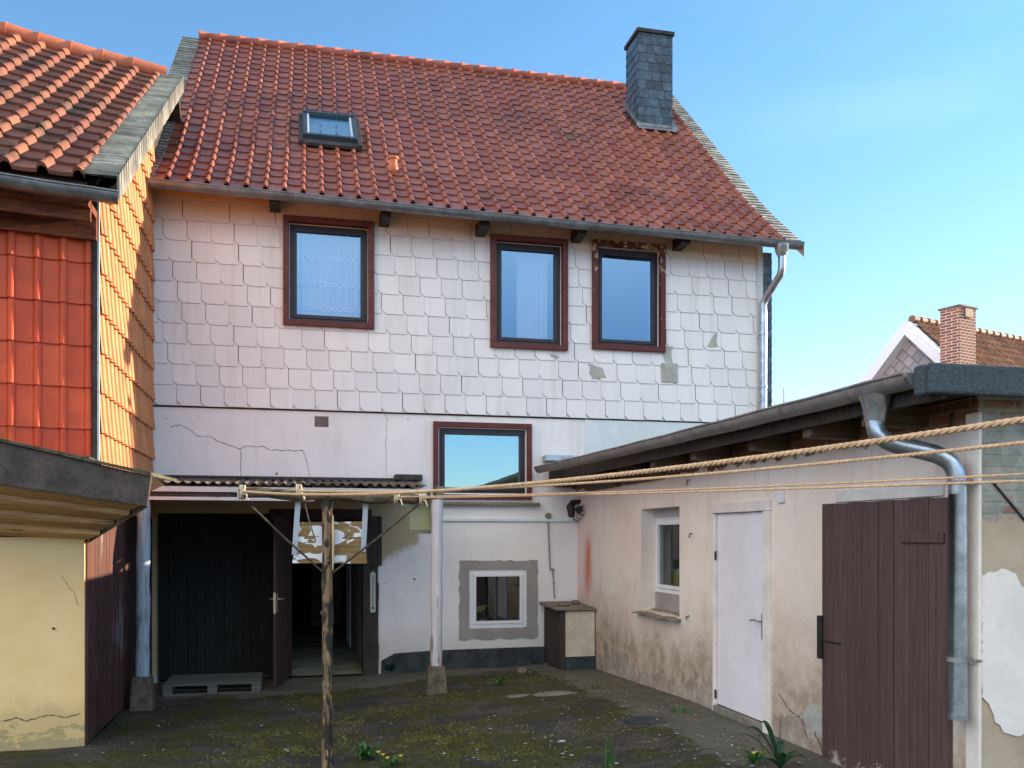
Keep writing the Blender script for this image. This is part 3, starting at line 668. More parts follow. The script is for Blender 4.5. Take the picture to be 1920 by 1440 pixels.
m = MB(); rbox(m, -hw-.07, -hw, -hh-.16, hh+.05, -.12, -.05); rbox(m, hw, hw+.07, -hh-.16, hh+.05, -.12, -.05); rbox(m, -hw-.07, hw+.07, -hh-.17, -hh, -.13, -.075); m.build('flashing', M['felt_dark'], rw, .005)
m = MB(); rbox(m, -hw+w_, -hw+w_+.03, -hh+w_, hh-w_, -.05, -.01); rbox(m, hw-w_-.03, hw-w_, -hh+w_, hh-w_, -.05, -.01); rbox(m, -hw+w_, hw-w_, -hh+w_-.005, -hh+w_+.02, -.052, -.012); m.build('sash', M['whiteboard'], rw)
m = MB(); m.quad(RF(-hw+w_, -hh+w_, -.03), RF(hw-w_, -hh+w_, -.03), RF(hw-w_, hh-w_, -.03), RF(-hw+w_, hh-w_, -.03)); m.build('pane', M['glass_bright'], rw)
m = MB(); m.quad(RF(-hw+w_, -hh+w_, -.10), RF(hw-w_, -hh+w_, -.10), RF(hw-w_, hh-w_, -.10), RF(-hw+w_, hh-w_, -.10)); m.build('blind', M['frame_white'], rw)
# vent tile
c = roofhit(737, 318, .08); m = MB(); m.tube([c+V((0, .1, -.08)), c+V((0, -.02, .02)), c+V((0, -.02, .05)), c+V((0, -.02, .16))], [.13, .085, .065, .062], 14); m.tube([c+V((0, -.02, .15)), c+V((0, -.02, .18))], .085, 14)
m.build('vent_pipe', M['ridgeL'], roof)
# chimney
cx0, cx1, cy0, cy1 = 6.59, 7.30, 17.0, 17.68; zb, zt = 9.5, 11.85
m = MB(); m.box(cx0, cx1, cy0, cy1, zb, zt)
CF = Fr((0, cy0, 0), (1, 0, 0), (0, -1, 0)); CL = Fr((cx0, 0, 0), (0, 1, 0), (-1, 0, 0)); CR = Fr((cx1, 0, 0), (0, 1, 0), (1, 0, 0)); CB = Fr((0, cy1, 0), (1, 0, 0), (0, 1, 0))
plates(m, CF, cx0-.01, cx1+.01, 10.02, zt, .178, .178, .06, .05, (), .0, .012, .005, True)
plates(m, CL, cy0-.01, cy1, zb, zt, .17, .178, .06, .05, (), .0, .012, .005, True); plates(m, CR, cy0, cy1, zb, zt, .17, .178, .06, .05, (), .0, .012, .005, True)
ch = m.build('chimney', M['slate_blue'], roof)
m = MB(); m.box(cx0-.045, cx1+.045, cy0-.045, cy1+.045, zt+.002, zt+.075); m.build('cap', M['felt_dark'], ch, .008)
m = MB(); m.box(cx0-.06, cx1+.06, cy0-.05, cy0-.018, 9.83, 10.03); m.hexa([V((cx0-.05, cy0-.15, 9.87)), V((cx1+.05, cy0-.15, 9.87)), V((cx1+.05, cy0, 9.99)), V((cx0-.05, cy0, 9.99)), V((cx0-.05, cy0-.15, 9.90)), V((cx1+.05, cy0-.15, 9.90)), V((cx1+.05, cy0, 10.03)), V((cx0-.05, cy0, 10.03))])
for xx in (cx0-.07, cx1-.03): m.hexa([V((xx, cy0-.1, 9.93)), V((xx+.1, cy0-.1, 9.93)), V((xx+.1, cy1, 10.68)), V((xx, cy1, 10.68)), V((xx, cy0-.1, 10.0)), V((xx+.1, cy0-.1, 10.0)), V((xx+.1, cy1, 10.78)), V((xx, cy1, 10.78))])
m.build('flashing', M['zinc'], ch, .004)
# gutter, downpipe
gl_, gr_ = PY(278, 338, 12.9), PY(1503, 458, 12.9); gl_.z -= .01; gr_.z -= .0
m = MB(); halfpipe(m, gl_, gr_, .085, (.09, .2, .31, .42, .53, .64, .75, .86)); gut = m.build('gutter', M['zinc'], house)
m = MB(); f0 = PY(1466, 462, 12.9); wl_ = PY(1432, 560, D-.12)
p1 = V((f0.x, 12.9, f0.z)); 
m.tube([p1+V((0, 0, .02)), p1+V((0, 0, -.09)), p1+V((0, 0, -.16))], [.12, .10, .062], 16)
e = PY(1431, 575, D-.14)
m.tube([p1+V((0, 0, -.12)), p1+V((0, 0, -.34)), p1+V((-.01, .03, -.44)), e+V((.03, -.04, .14)), e+V((0, 0, .04)), e+V((0, 0, -.10)), V((e.x, e.y, 2.2))], .058, 16)
for z in (4.2, 5.05): m.tube([V((e.x, e.y, z)), V((e.x, e.y, z+.03))], .068, 16)
m.build('downpipe', M['zinc_new'], house)
# gateway : tarred gate, open door leaf, passage, timber jambs
m = MB(); planks(m, FAC, GATE[0], GATE[1]-.02, -.22, 2.12, -.20, -.15, 12); m.build('gate', M['blackboards'], house)
hx = X_at(545, D); nl = PY(515, 1296, 12.42); hp = V((hx, D-.02, 0)); npz = V((nl.x, 12.42, 0)); du = (npz-hp).normalized(); dn = V((-du.y, du.x, 0))
LF = Fr(hp, du, dn); LW = (npz-hp).length
m = MB(); z0, z1 = -.19, 2.08
fbox(m, LF, 0, .11, z0, z1, -.02, .02); fbox(m, LF, LW-.11, LW, z0, z1, -.02, .02)
for a, b_ in ((z0, z0+.2), (.55, .67), (1.9, z1)): fbox(m, LF, .11, LW-.11, a, b_, -.02, .02)
fbox(m, LF, .11, LW-.11, z0, z1, -.008, .008)
for sd in (-1, 1): fbox(m, LF, .16, LW-.16, z0+.25, .5, min(.006*sd, .018*sd), max(.006*sd, .018*sd))
leaf = m.build('door', M['doorbrown'], house, .004)
m = MB(); fbox(m, LF, LW, LW+.004, .78, 1.06, -.014, .014); 
for sd in (-1, 1):
    fbox(m, LF, LW-.07, LW-.03, .80, 1.04, .021*sd, .027*sd); c = LF.pt(LW-.05, .97, .03*sd); m.tube([c, c+dn*.045*sd, c+dn*.05*sd-du*.1], .009, 8)
m.build('handle', M['brass'], leaf)
m = MB(); fbox(m, FAC, X_at(508, D)-.02, X_at(508, D)+.14, -.22, 2.13, -.22, .012); m.build('door_post', M['blackboards'], house)
m = MB(); fbox(m, FAC, X_at(545, D)-.3, PASS[1]+.10, 2.05, 2.2, -.3, .02); m.build('lintel', M['darkwood'], house, .006)
m = MB()
JX0, JX1 = X_at(683, D), X_at(709, D)
seg = 10
for i in range(seg):
    za = -.23+2.25*i/seg; zb_ = -.23+2.25*(i+1)/seg; j = random.uniform(-.01, .01)
    fbox(m, FAC, JX0-.02, JX1+j, za, zb_, -.3, .035+random.uniform(-.006, .006), random.random())
fbox(m, FAC, JX0+.0, JX1+.05, 1.38, 2.1, -.1, .05)
m.build('timber_jamb', M['darkwood'], house, .006)
# passage interior
PXL, PXR = -.55, PASS[1]
m = MB(); m.box(PXR-.02, PXR+.2, D+.38, D+7.4, -.23, 2.4); m.box(PXL-.2, PXL, D+.38, D+7.4, -.23, 2.4); m.box(PXL-.2, PXR+.2, D+7.4, D+7.6, -.23, 2.4); m.box(PXL-.2, PXR+.2, D+.38, D+7.4, 2.4, 2.5)
m.build('passage_wall', M['concrete'], house)
m = MB(); m.quad(V((PXL, D-.02, -.205)), V((PXR, D-.02, -.205)), V((PXR, D+7.4, -.20)), V((PXL, D+7.4, -.20))); m.build('passage_floor', simple('passage_floor', (.30, .32, .25), .8, .4, 3, .3), house)
m = MB(); m.box(-.45, .28, D+7.36, D+7.395, -.2, 1.85); m.build('inner_door', M['blackboards'], house)
m = MB(); m.box(PXR-.05, PXR-.022, D+3.2, D+3.3, -.2, 1.95); m.box(PXR-.05, PXR-.022, D+4.1, D+4.2, -.2, 1.95); m.box(PXR-.05, PXR-.022, D+3.2, D+4.2, 1.95, 2.05); m.box(PXR-.035, PXR-.024, D+3.3, D+4.1, -.2, 1.95); m.build('inner_door', M['whiteboard'], house)
# ------------------------------------------------------------------ neighbouring tile-clad building (left)
nb = thing('neighbour_building', 'neighbouring building clad in red and orange clay tiles with old pantile roof', 'building', (-4, 9.98, -.2))
YF = 9.98; EZ, RZ, EY, RY = 5.27, 8.78, 9.52, 14.65
def shy(x): return .2*(x-XL) if x < XL else 0
sl2 = (RZ-EZ)/(RY-EY)
def zr(y): return EZ+(y-EY)*sl2
m = MB(); m.box(-9, XL-.03, YF+.03, YF+.3, -.3, 5.3)
m.prism([(XL-.03, YF+.05, -.3), (XL-.03, 19.7, -.3), (XL-.03, 19.7, 5.2), (XL-.03, RY, RZ-.1), (XL-.03, YF+.05, zr(YF)-.12)], (-.25, 0, 0)); m.box(-9, -8.7, YF+.05, 19.7, -.3, 5.3); m.box(-9, XL, 19.5, 19.8, -.3, 5.2)
m.build('wall', M['darkwood'], nb)
NF = V((0, -1, 0)); NS = V((1, 0, 0))
m = MB(); nc, nr_ = 30, 9; xl0 = XL-.04-nc*.225
Sf = lambda u, v: V((xl0+u*(XL-.04-xl0), YF+shy(xl0+u*(XL-.04-xl0)), 2.05+v*(5.0-2.05))); vfix = (5.0-2.05)/.41
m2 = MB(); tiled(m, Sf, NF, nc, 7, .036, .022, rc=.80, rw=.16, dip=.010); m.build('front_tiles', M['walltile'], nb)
m = MB(); Ssd = lambda u, v: V((XL, YF+.03+u*(D-YF-.06), 2.05+v*(8.2-2.05)))
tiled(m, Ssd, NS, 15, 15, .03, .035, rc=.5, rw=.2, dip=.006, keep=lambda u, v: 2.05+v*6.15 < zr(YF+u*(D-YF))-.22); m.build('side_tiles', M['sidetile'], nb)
m = MB(); m.box(XL-.045, XL+.0, YF-.06, YF+.03, 2.2, 5.2); m.build('corner_gap', M['felt_dark'], nb)
m = MB(); m.box(XL+.001, XL+.02, YF-.06, YF-.04, 2.2, 5.2); m.build('corner_strip', M['whiteboard'], nb)
NL = V((0, -sl2, 1)).normalized()
SL = lambda u, v: V((-9+u*(-2.02+9), EY+v*(RY-EY)+shy(-9+u*(-2.02+9)), EZ+v*(RZ-EZ)+.015*sin(u*14)+.09*v*6.98*(1-u)))
m = MB(); tiled(m, SL, NL, 23, 17, .07, .032, rw=.16); rl = m.build('roof', M['roofL'], nb)
m = MB(); m.quad(SL(0, 0)-NL*.07, SL(1, 0)-NL*.07, SL(1, 1)-NL*.07, SL(0, 1)-NL*.07); m.prism([(-9, RY, RZ-.06), (-1.8, RY, RZ-.06), (-1.8, 19.9, 5.1), (-9, 19.9, 5.1)], (0, 0, -.1)); m.build('roof_deck', M['deck'], rl)
m = MB(); n = 17
for i in range(n):
    a = SL(i/n, 1)+V((0, .04, .06)); b_ = SL((i+1)/n+.004, 1)+V((0, .04, .06))
    if i == n-1: b_ = b_+V((.03, 0, 0))
    m.tube([a, b_], [.125, .11], 12, tint=random.random()); m.tube([a+V((-.0, 0, 0)), a+V((.03, 0, 0))], .132, 12, tint=.1)
m.build('ridge_caps', M['ridgeL'], rl)
XV0, XV1 = -2.06, -1.72
m = MB(); Sv = lambda u, v: V((XV0+u*(XV1-XV0), EY+v*(RY+.02-EY), EZ+.06+v*(RZ-EZ)))
tiled(m, Sv, NL, 1, 50, 0, .034, seg=1, jit=.009, over=-.14); m_ = MB(); m_.quad(Sv(0, 0)-NL*.012, Sv(1, 0)-NL*.012, Sv(1, 1)-NL*.012, Sv(0, 1)-NL*.012); m_.build('verge_underlay', M['felt_dark'], rl)
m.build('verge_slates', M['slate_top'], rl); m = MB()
for i in range(40):       # slates hung along the verge side
    y0 = EY+(RY-EY)*i/40; y1 = y0+(RY-EY)/40+.01; t_ = random.random(); h0 = .24+random.uniform(-.01, .01)
    m.hexa([V((XV1+.004+.01, y0, zr(y0)+.07-h0)), V((XV1+.004+.01, y1, zr(y1)+.07-h0)), V((XV1-.01, y1, zr(y1)+.07-h0)), V((XV1-.01, y0, zr(y0)+.07-h0)), V((XV1+.012, y0, zr(y0)+.075)), V((XV1+.004, y1, zr(y1)+.075)), V((XV1-.01, y1, zr(y1)+.07)), V((XV1-.01, y0, zr(y0)+.07))], t_)
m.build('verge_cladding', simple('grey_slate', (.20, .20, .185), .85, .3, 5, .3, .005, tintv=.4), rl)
m = MB(); m.quad(V((XL-.02, EY, EZ-.2)), V((XV1-.01, EY, EZ-.19)), V((XV1-.01, RY, RZ-.19)), V((XL-.02, RY, RZ-.2))); m.build('verge_soffit', M['darkwood'], rl)
b_ = PY(222, 366, 9.42); a = PY(0, 331, 9.26); a = b_+(a-b_)*5
m = MB(); halfpipe(m, a+V((0, 0, -.01)), b_, .092, (.72, .86)); m.build('gutter', M['zinc'], nb)
def sbox(m, x0, x1, y0, y1, z0, z1): m.hexa([V((x0, y0+shy(x0), z0)), V((x1, y0+shy(x1), z0)), V((x1, y1+shy(x1), z0)), V((x0, y1+shy(x0), z0)), V((x0, y0+shy(x0), z1)), V((x1, y0+shy(x1), z1)), V((x1, y1+shy(x1), z1)), V((x0, y1+shy(x0), z1))])
m = MB(); sbox(m, -9, XL+.0, EY+.02, YF-.0, 5.02, 5.10); sbox(m, -9, XL, EY+.10, EY+.14, 4.90, 5.14); sbox(m, -9, XL, YF-.09, YF-.05, 4.80, 5.02)
m.build('eaves_boards', wood('red_brown_eaves', (.16, .045, .02), 'x'), nb, .005)
SHF = Fr((0, 9.45, 0), (1, 0, 0), (0, -1, 0))
# ------------------------------------------------------------------ yellow shed (lean-to)
shd = thing('shed', 'yellow rendered shed with dark felt fascia and slatted overhang at the left edge', 'shed', (-3.4, 9.45, -.25))
YW = 9.45
m = MB(); m.box(-8, XL-.02, YW, YW+.25, -.35, 1.80); m.build('wall', M['yellow'], shd)
m = MB(); crack(m, SHF, YW, [(116, 1080), (128, 1100), (140, 1112), (146, 1135)], .005); m.build('crack', M['concrete_foot'], shd)
m = MB(); crack(m, SHF, YW, [(2, 1352), (30, 1346), (52, 1352), (88, 1340), (122, 1346), (150, 1338)], .010); m.build('crack', M['concrete_foot'], shd)
m = MB(); c = PY(101, 1178, YW); m.tube([c, c+V((0, -.02, 0))], .012, 6); m.build('nail', M['iron'], shd)
m = MB(); SD = Fr((XL, 0, 0), (0, 1, 0), (1, 0, 0)); planks(m, SD, YW+.03, 11.75, -.2, 2.06, -.03, .0, 13); m.build('side_boarding', M['brown_boards'], shd, .003)
m = MB(); m.box(XL-.06, XL-.01, 11.75, D, -.25, 2.6); m.box(XL-.06, XL-.03, YW+.25, 11.75, -.25, 2.6); m.build('dark_side_wall', M['doorbrown'], shd)
yn = 8.3; r0 = PY(284, 893, yn); l0 = PY(0, 828, yn); kz = (l0.z-r0.z)/(l0.x-r0.x)
def ft(x, y=8.3): return r0.z+(x-r0.x)*kz
r1 = PY(276, 950, yn); l1 = PY(0, 909, yn); kb = (l1.z-r1.z)/(l1.x-r1.x)
def fb_(x): return r1.z+(x-r1.x)*kb
xe = r0.x; xf = -8
m = MB(); m.hexa([V((xf, yn+.0, fb_(xf))), V((r1.x, yn, fb_(r1.x))), V((r1.x, yn+.05, fb_(r1.x))), V((xf, yn+.05, fb_(xf))), V((xf, yn, ft(xf))), V((xe, yn, ft(xe))), V((xe, yn+.05, ft(xe))), V((xf, yn+.05, ft(xf)))])
fz = m.build('fascia', simple('brown_felt', (.082, .062, .055), .9, .4, 6, .4, .005), shd, .008)
m = MB()
N_ = 14
for i in range(N_):
    x0 = xf+(xe-xf)*i/N_; x1 = xf+(xe-xf)*(i+1)/N_
    m.hexa([V((x0, yn-.03, ft(x0)+.002)), V((x1, yn-.03, ft(x1)+.002)), V((x1, YF+.02, ft(x1)+.05)), V((x0, YF+.02, ft(x0)+.05)), V((x0, yn-.035, ft(x0)+.025+random.uniform(0, .01))), V((x1, yn-.035, ft(x1)+.025+random.uniform(0, .01))), V((x1, YF+.02, ft(x1)+.08)), V((x0, YF+.02, ft(x0)+.08))])
m.build('roof', simple('mossy_felt', (.10, .10, .06), .95, .5, 8, .8, .01), shd)
m = MB(); S4 = []
wl0 = V((xf, YW, 1.80)); wr0 = V((XL-.0, YW, PY(163, 1020, YW).z)); nl0 = V((xf, yn+.05, fb_(xf)+.02)); nr0 = V((r1.x-.02, yn+.05, fb_(r1.x)+.02))
wl0.z = wr0.z + (XL-xf)*kb*-.35
for k in range(4):
    t0, t1 = k/4, (k+1)/4-.0
    A = nl0.lerp(wl0, t0); B = nr0.lerp(wr0, t0); C_ = nr0.lerp(wr0, t1); E_ = nl0.lerp(wl0, t1); up = V((0, .0, .045))
    m.hexa([A, B, C_+up*.9, E_+up*.9, A+up, B+up, C_+up*1.6, E_+up*1.6], random.random())
m.build('soffit_boards', M['orangewood'], shd, .004)
m = MB()
P_ = [V((r1.x, yn+.05, fb_(r1.x))), V((xe, yn+.05, ft(xe))), V((xe-.1, YF, ft(xe)+.03)), V((XL, YF, 2.0)), wr0+V((.005, 0, 0))]
m.add(P_, [(0, 1, 2, 3, 4)]); m.build('overhang_end', wood('old_end_board', (.10, .07, .04), 'x', (.25, .2, .12), .5), shd)
# ------------------------------------------------------------------ canopy over the gateway
cy = 11.36
can = thing('canopy', 'low corrugated canopy on two posts in front of the dark gateway', 'canopy', (0, 12.4, -.2))
CX0, CX1 = -1.93, X_at(800, cy); zf, zk = 2.43, 2.60
m = MB(); n = 220; rows = 8
vs = []
for j in range(rows+1):
    for i in range(n+1):
        x = CX0+(CX1-CX0)*i/n; y = cy-.06+(D-.03-cy+.06)*j/rows
        vs.append((x, y, zf+(zk-zf)*j/rows+.018*sin(i/n*(CX1-CX0)/.115*2*pi)+.006*sin(x*3+j)))
m.add(vs, [(j*(n+1)+i, j*(n+1)+i+1, (j+1)*(n+1)+i+1, (j+1)*(n+1)+i) for j in range(rows) for i in range(n)], True)
m.add([(x, y, z+.008) for x, y, z in vs], [(j*(n+1)+i, j*(n+1)+i+1, (j+1)*(n+1)+i+1, (j+1)*(n+1)+i) for j in range(rows) for i in range(n)], True)
m.build('corrugated_roof', M['corr'], can)
m = MB(); A = PY(290, 896, D); m.box(CX0+.0, X_at(740, D), D-.13, D-.003, 2.60, PY(500, 894, D).z); m.box(X_at(738, D), X_at(790, D), D-.16, D-.003, 2.62, PY(760, 893, D).z+.02); m.build('wall_flashing', M['felt_dark'], can, .02)
m = MB(); m.box(CX0, CX1, cy-.03, cy-.005, 2.335, 2.40); m.box(CX0, X_at(590, cy), cy-.03, cy-.005, 2.235, 2.275); m.box(X_at(445, cy), X_at(800, cy), cy-.035, cy-.004, 2.275, 2.335); m.build('fascia_board', M['whiteboard'], can, .003)
m = MB(); m.box(CX0, CX1+.05, cy, cy+.10, 2.27, 2.385); 
for x in (-1.3, -.6, .1, .8, 1.45): m.hexa([V((x, cy+.1, 2.30)), V((x+.06, cy+.1, 2.30)), V((x+.06, D, 2.54)), V((x, D, 2.54)), V((x, cy+.1, 2.40)), V((x+.06, cy+.1, 2.40)), V((x+.06, D, 2.64)), V((x, D, 2.64))])
m.build('beam', M['darkwood'], can, .005)
def post(px, wpx, mt, botpy, lab):
    x = X_at(px, cy); w = wpx/2/FPX*cy*1.0; zt_ = 2.27; zb_ = PY(px, botpy, cy).z
    m = MB(); K = 16; m.tube([V((x+random.uniform(-.004, .004)+.012*i/K, cy+.05, zb_+(zt_-zb_)*i/K)) for i in range(K+1)], [w*(1.0+.05*sin(i*1.3)) for i in range(K+1)], 14, jit=.05)
    p = m.build('post', mt, can); p['label'] = lab
    m = MB(); b0 = gz(x, cy)-.03; s0, s1 = .135, .105
    c = V((x, cy+.05, 0)); m.hexa([c+V((-s0, -s0, b0)), c+V((s0, -s0, b0)), c+V((s0, s0, b0)), c+V((-s0, s0, b0)), c+V((-s1, -s1, zb_+.01)), c+V((s1, -s1, zb_+.01)), c+V((s1, s1, zb_+.01)), c+V((-s1, s1, zb_+.01))]); m.build('foot', M['concrete_foot'], p, .02)
post(819, 22, M['paintpost'], 1250, 'right post with flaking whitish paint'); post(266, 23, M['bluepost'], 1270, 'left post, pale blue-grey')
m = MB(); A = PY(768, 999, cy+.16); B = PY(828, 932, cy+.16); m.box(A.x, B.x, cy+.16, cy+.17, A.z, B.z); m.build('side_sheet', M['sheet'], can)
m = MB(); m.box(A.x, B.x, cy+.145, cy+.16, A.z-.01, A.z+.035); m.build('sheet_batten', M['graywood'], can); m = MB(); C_ = PY(812, 1000, cy+.13); m.box(C_.x, B.x+.004, cy+.118, cy+.14, C_.z, 2.40); m.build('side_board', simple('olive_board', (.13, .12, .07), .9, .3, 8), can); m = MB(); m.box(B.x-.09, B.x+.005, cy-.02, cy+.14, 2.27, 2.44); m.build('sheet_batten', M['graywood'], can)
# ------------------------------------------------------------------ outbuilding on the right
an = thing('outbuilding', 'low flat-roofed outbuilding with stained pinkish limewash and two doors', 'outbuilding', (XA+1.5, 9, 0))
AW = rect(ANX, 1202, 1274, 952, 1150); AW = (AW[0], AW[1], AW[2], AW[3])
WD = rect(ANX, 1342, 1433, 961, 1338); BD = rect(ANX, 1549, 1788, 938, 1440); BD = (BD[0], BD[1], .0, PX(1660, 939, XA).z)
WDH = (WD[0]-.02, WD[1]+.02, -.1, WD[3]+.02)
m = MB(); wall_holes(m, ANX, YN, D, -.4, 2.70, [AW, WDH], 0, -.4); m.box(XA+.4, 8.2, D-.3, D-.02, -.4, 2.7); m.box(8.0, 8.2, YN+.1, D-.3, -.4, 2.7)
m.build('side_wall', M['annex'], an)
m = MB(); m.box(XA+.004, 8.2, YN-.012, YN+.30, -.4, 2.70); 
m.build('end_wall', M['endwall'], an)
m = MB(); m.box(XA-.004, X_at(1836, YN)+.0, YN-.03, YN+.1, .3, 2.60); m.build('corner_plaster', simple('cream_plaster', (.76, .68, .61), .9, .12, 3, .4, .004), an, .012)
# roof slab and felt fascia
ry0 = 4.62; fz0 = PY(1800, 738, ry0).z; fz1 = PY(1800, 681, ry0).z; XG = 3.62
m = MB(); m.box(XG+.12, 8.6, ry0+.05, D-.02, fz0+.10, fz1-.03); m.build('roof', M['felt_dark'], an)
m = MB(); m.box(X_at(1748, ry0), 8.7, ry0, ry0+.06, fz0, fz1); m.box(X_at(1748, ry0)-.01, X_at(1748, ry0)+.06, ry0+.06, ry0+.16, fz0, fz1-.0); m.build('fascia', M['felt'], an, .015)
m = MB(); m.box(XG+.14, XA+.3, ry0+.06, D-.02, fz0+.055, fz0+.095); m.box(XG+.12, XG+.15, ry0+.06, D-.02, fz0-.02, fz0+.1); m.build('eaves_boarding', M['darkwood'], an)
i = 0
for px in (1045, 1075, 1110, 1150, 1200, 1270, 1350, 1455, 1580, 1700):
    y = Y_at(px, XA-.1); i += 1
    m = MB(); h = .12; L = random.uniform(.26, .42)
    m.hexa([V((XA-L, y-.06, fz0-.09)), V((XA+.1, y-.06, fz0-.10)), V((XA+.1, y+.06, fz0-.10)), V((XA-L, y+.06, fz0-.09)), V((XA-L, y-.06, fz0+.05)), V((XA+.1, y-.06, fz0+.05)), V((XA+.1, y+.06, fz0+.05)), V((XA-L, y+.06, fz0+.05))]); m.build('rafter', M['rafter'], an, .006)
# wall plate remains
m = MB()
for (pa, pb, ya, yb) in ((1042, 1100, 905, 925), (1100, 1155, 903, 920), (1165, 1240, 893, 905)):
    A = PX(pa, (ya+yb)/2, XA-.06); B = PX(pb, (ya+yb)/2, XA-.06); z = A.z; m.box(XA-.08, XA+.02, B.y, A.y, z-.07, z+.06)
m.build('wall_plate', M['rafter'], an, .01)
# gutter
g0 = PY(1006, 877, 13.3); g1 = PX(1716, 702, 3.66); g0.x = 3.56
m = MB(); halfpipe(m, V((3.56, 13.3, g0.z)), V((3.66, g1.y, g1.z)), .085, (.17, .33, .47, .60, .72, .83, .93), n=14); m.build('gutter', M['zinc_brown'], an)
m = MB(); c = V((3.66, g1.y-.01, g1.z)); nn_ = 12; m.prism([c+V((.09*cos(pi+pi*k/nn_), 0, .09*sin(pi+pi*k/nn_))) for k in range(nn_+1)], (0, -.03, 0)); m.build('gutter_end', M['zinc_new'], an)
# downpipe
o0 = PX(1640, 770, 3.65); yp = o0.y
wp = PX(1800, 900, XA-.09); 
path = [PX(1640, 775, 3.65), PX(1640, 800, 3.65), PX(1648, 818, 3.67), PX(1672, 832, 3.74), PX(1720, 843, 3.88), PX(1758, 852, 4.0), PX(1783, 866, 4.07), PX(1795, 892, 4.10)]
path.append(V((4.105, path[-1].y, path[-1].z-.12))); yy = path[-1].y
zend = PX(1803, 1350, 4.105).z
m = MB(); m.tube([V((3.655, yp, o0.z+.10)), V((3.655, yp, o0.z+.02)), V((3.65, yp, o0.z-.07))], [.105, .08, .064], 18)
# smooth the path
def smooth(P, it=3):
    for _ in range(it):
        Q = [P[0]]
        for i in range(len(P)-1): Q += [P[i].lerp(P[i+1], .25), P[i].lerp(P[i+1], .75)]
        Q.append(P[-1]); P = Q
    return P
m.tube(smooth(path)+[V((4.105, yy, zend))], .058, 18)
dp = m.build('downpipe', M['zinc_new'], an)
for py in (905, 1237):
    z = PX(1800, py, 4.105).z; m = MB(); m.tube([V((4.105, yy, z-.014)), V((4.105, yy, z+.014))], .066, 18); m.tube([V((4.16, yy-.03, z)), V((4.2, yy-.10, z))], .008, 6)
    c = V((4.14, yy-.085, z)); m.tube([c+V((0, .02*cos(q), .02*sin(q))) for q in [k*pi/5 for k in range(11)]], .005, 5); m.build('clamp', M['zinc_brown'], dp)
m = MB(); m.tube([V((4.105, yy, zend)), V((4.105, yy, zend+.04))], .063, 18); m.build('collar', M['zinc_new'], dp)
# outbuilding window : deep reveal, white frame set back
AF = Fr((XA+.0, 0, 0), (0, 1, 0), (-1, 0, 0))
wr = (AW[0]-.02+.02, AW[1]-.0, AW[2]+.22, AW[3]-.10)
m = MB(); fbox(m, ANX, AW[0], AW[1], AW[2]+.0, AW[2]+.22, -.4, -.19); m.build('window_parapet', M['render_grey'], an)
ww, kk = window(an, ANX, wr, 0, 0, M['frame_white'], M['glass_low'], None, d=-.16, fw=.07, sw=.045, label='narrow white window deep in its reveal')
m = MB(); fbox(m, ANX, AW[0], AW[1], AW[3]-.10, AW[3], -.38, -.18); m.build('head_board', M['whiteboard'], ww)
m = MB(); a0, a1 = AW[0]-.05, AW[1]+.06; nS = 8
for i in range(nS):
    u0, u1 = a0+(a1-a0)*i/nS, a0+(a1-a0)*(i+1)/nS; w0 = .012*sin(i*1.4); w1_ = .012*sin((i+1)*1.4)
    m.hexa([ANX.pt(u0, AW[2]-.04+w0, .10), ANX.pt(u1, AW[2]-.04+w1_, .10), ANX.pt(u1, AW[2]-.0, -.2), ANX.pt(u0, AW[2]-.0, -.2), ANX.pt(u0, AW[2]-.028+w0, .10), ANX.pt(u1, AW[2]-.028+w1_, .10), ANX.pt(u1, AW[2]+.015, -.2), ANX.pt(u0, AW[2]+.015, -.2)])
m.build('sill', simple('sill_felt', (.26, .22, .17), .9, .2, 8), ww)
# white door
m = MB(); z0_ = WD[2]; fbox(m, ANX, WD[0], WD[1], z0_, WD[3], -.06, -.02); wd = m.build('door', simple('white_door_paint', (.82, .77, .80), .5, .07, 1.4, .15), an, .004); wd['label'] = 'plain white flush door'
m = MB(); fbox(m, ANX, WD[0]-.14, WD[0]-.015, -.05, WD[3]+.0, -.03, .03); fbox(m, ANX, WD[1]+.008, WD[1]+.05, -.02, WD[3], -.03, .015); fbox(m, ANX, WD[0]-.15, WD[1]+.06, WD[3]+.004, WD[3]+.105, -.03, .025); m.build('door_frame', simple('cream_frame', (.80, .72, .67), .6, .12, 4, .2, .003), wd, .006)
m = MB(); fbox(m, ANX, WD[0]-.01, WD[1]+.01, -.1, z0_-.01, -.10, .03); m.build('threshold', M['concrete'], wd, .01)
m = MB(); ha = WD[0]+.055; hz = PX(1427, 1165, XA).z; fbox(m, ANX, ha-.018, ha+.018, hz-.17, hz+.07, -.02, -.008); c = ANX.pt(ha, hz+.0, -.01); m.tube([c, c+V((-.05, 0, 0)), c+V((-.055, .05, .01)), c+V((-.055, .13, .0))], .010, 8); m.build('handle', M['steel'], wd, .003)
for pz in (1050, 1310): m = MB(); c = PX(1343, pz, XA); m.tube([c+V((.0, .02, 0)), c+V((-.0, .02, .09))], .012, 6); m.build('hinge', M['iron'], wd)
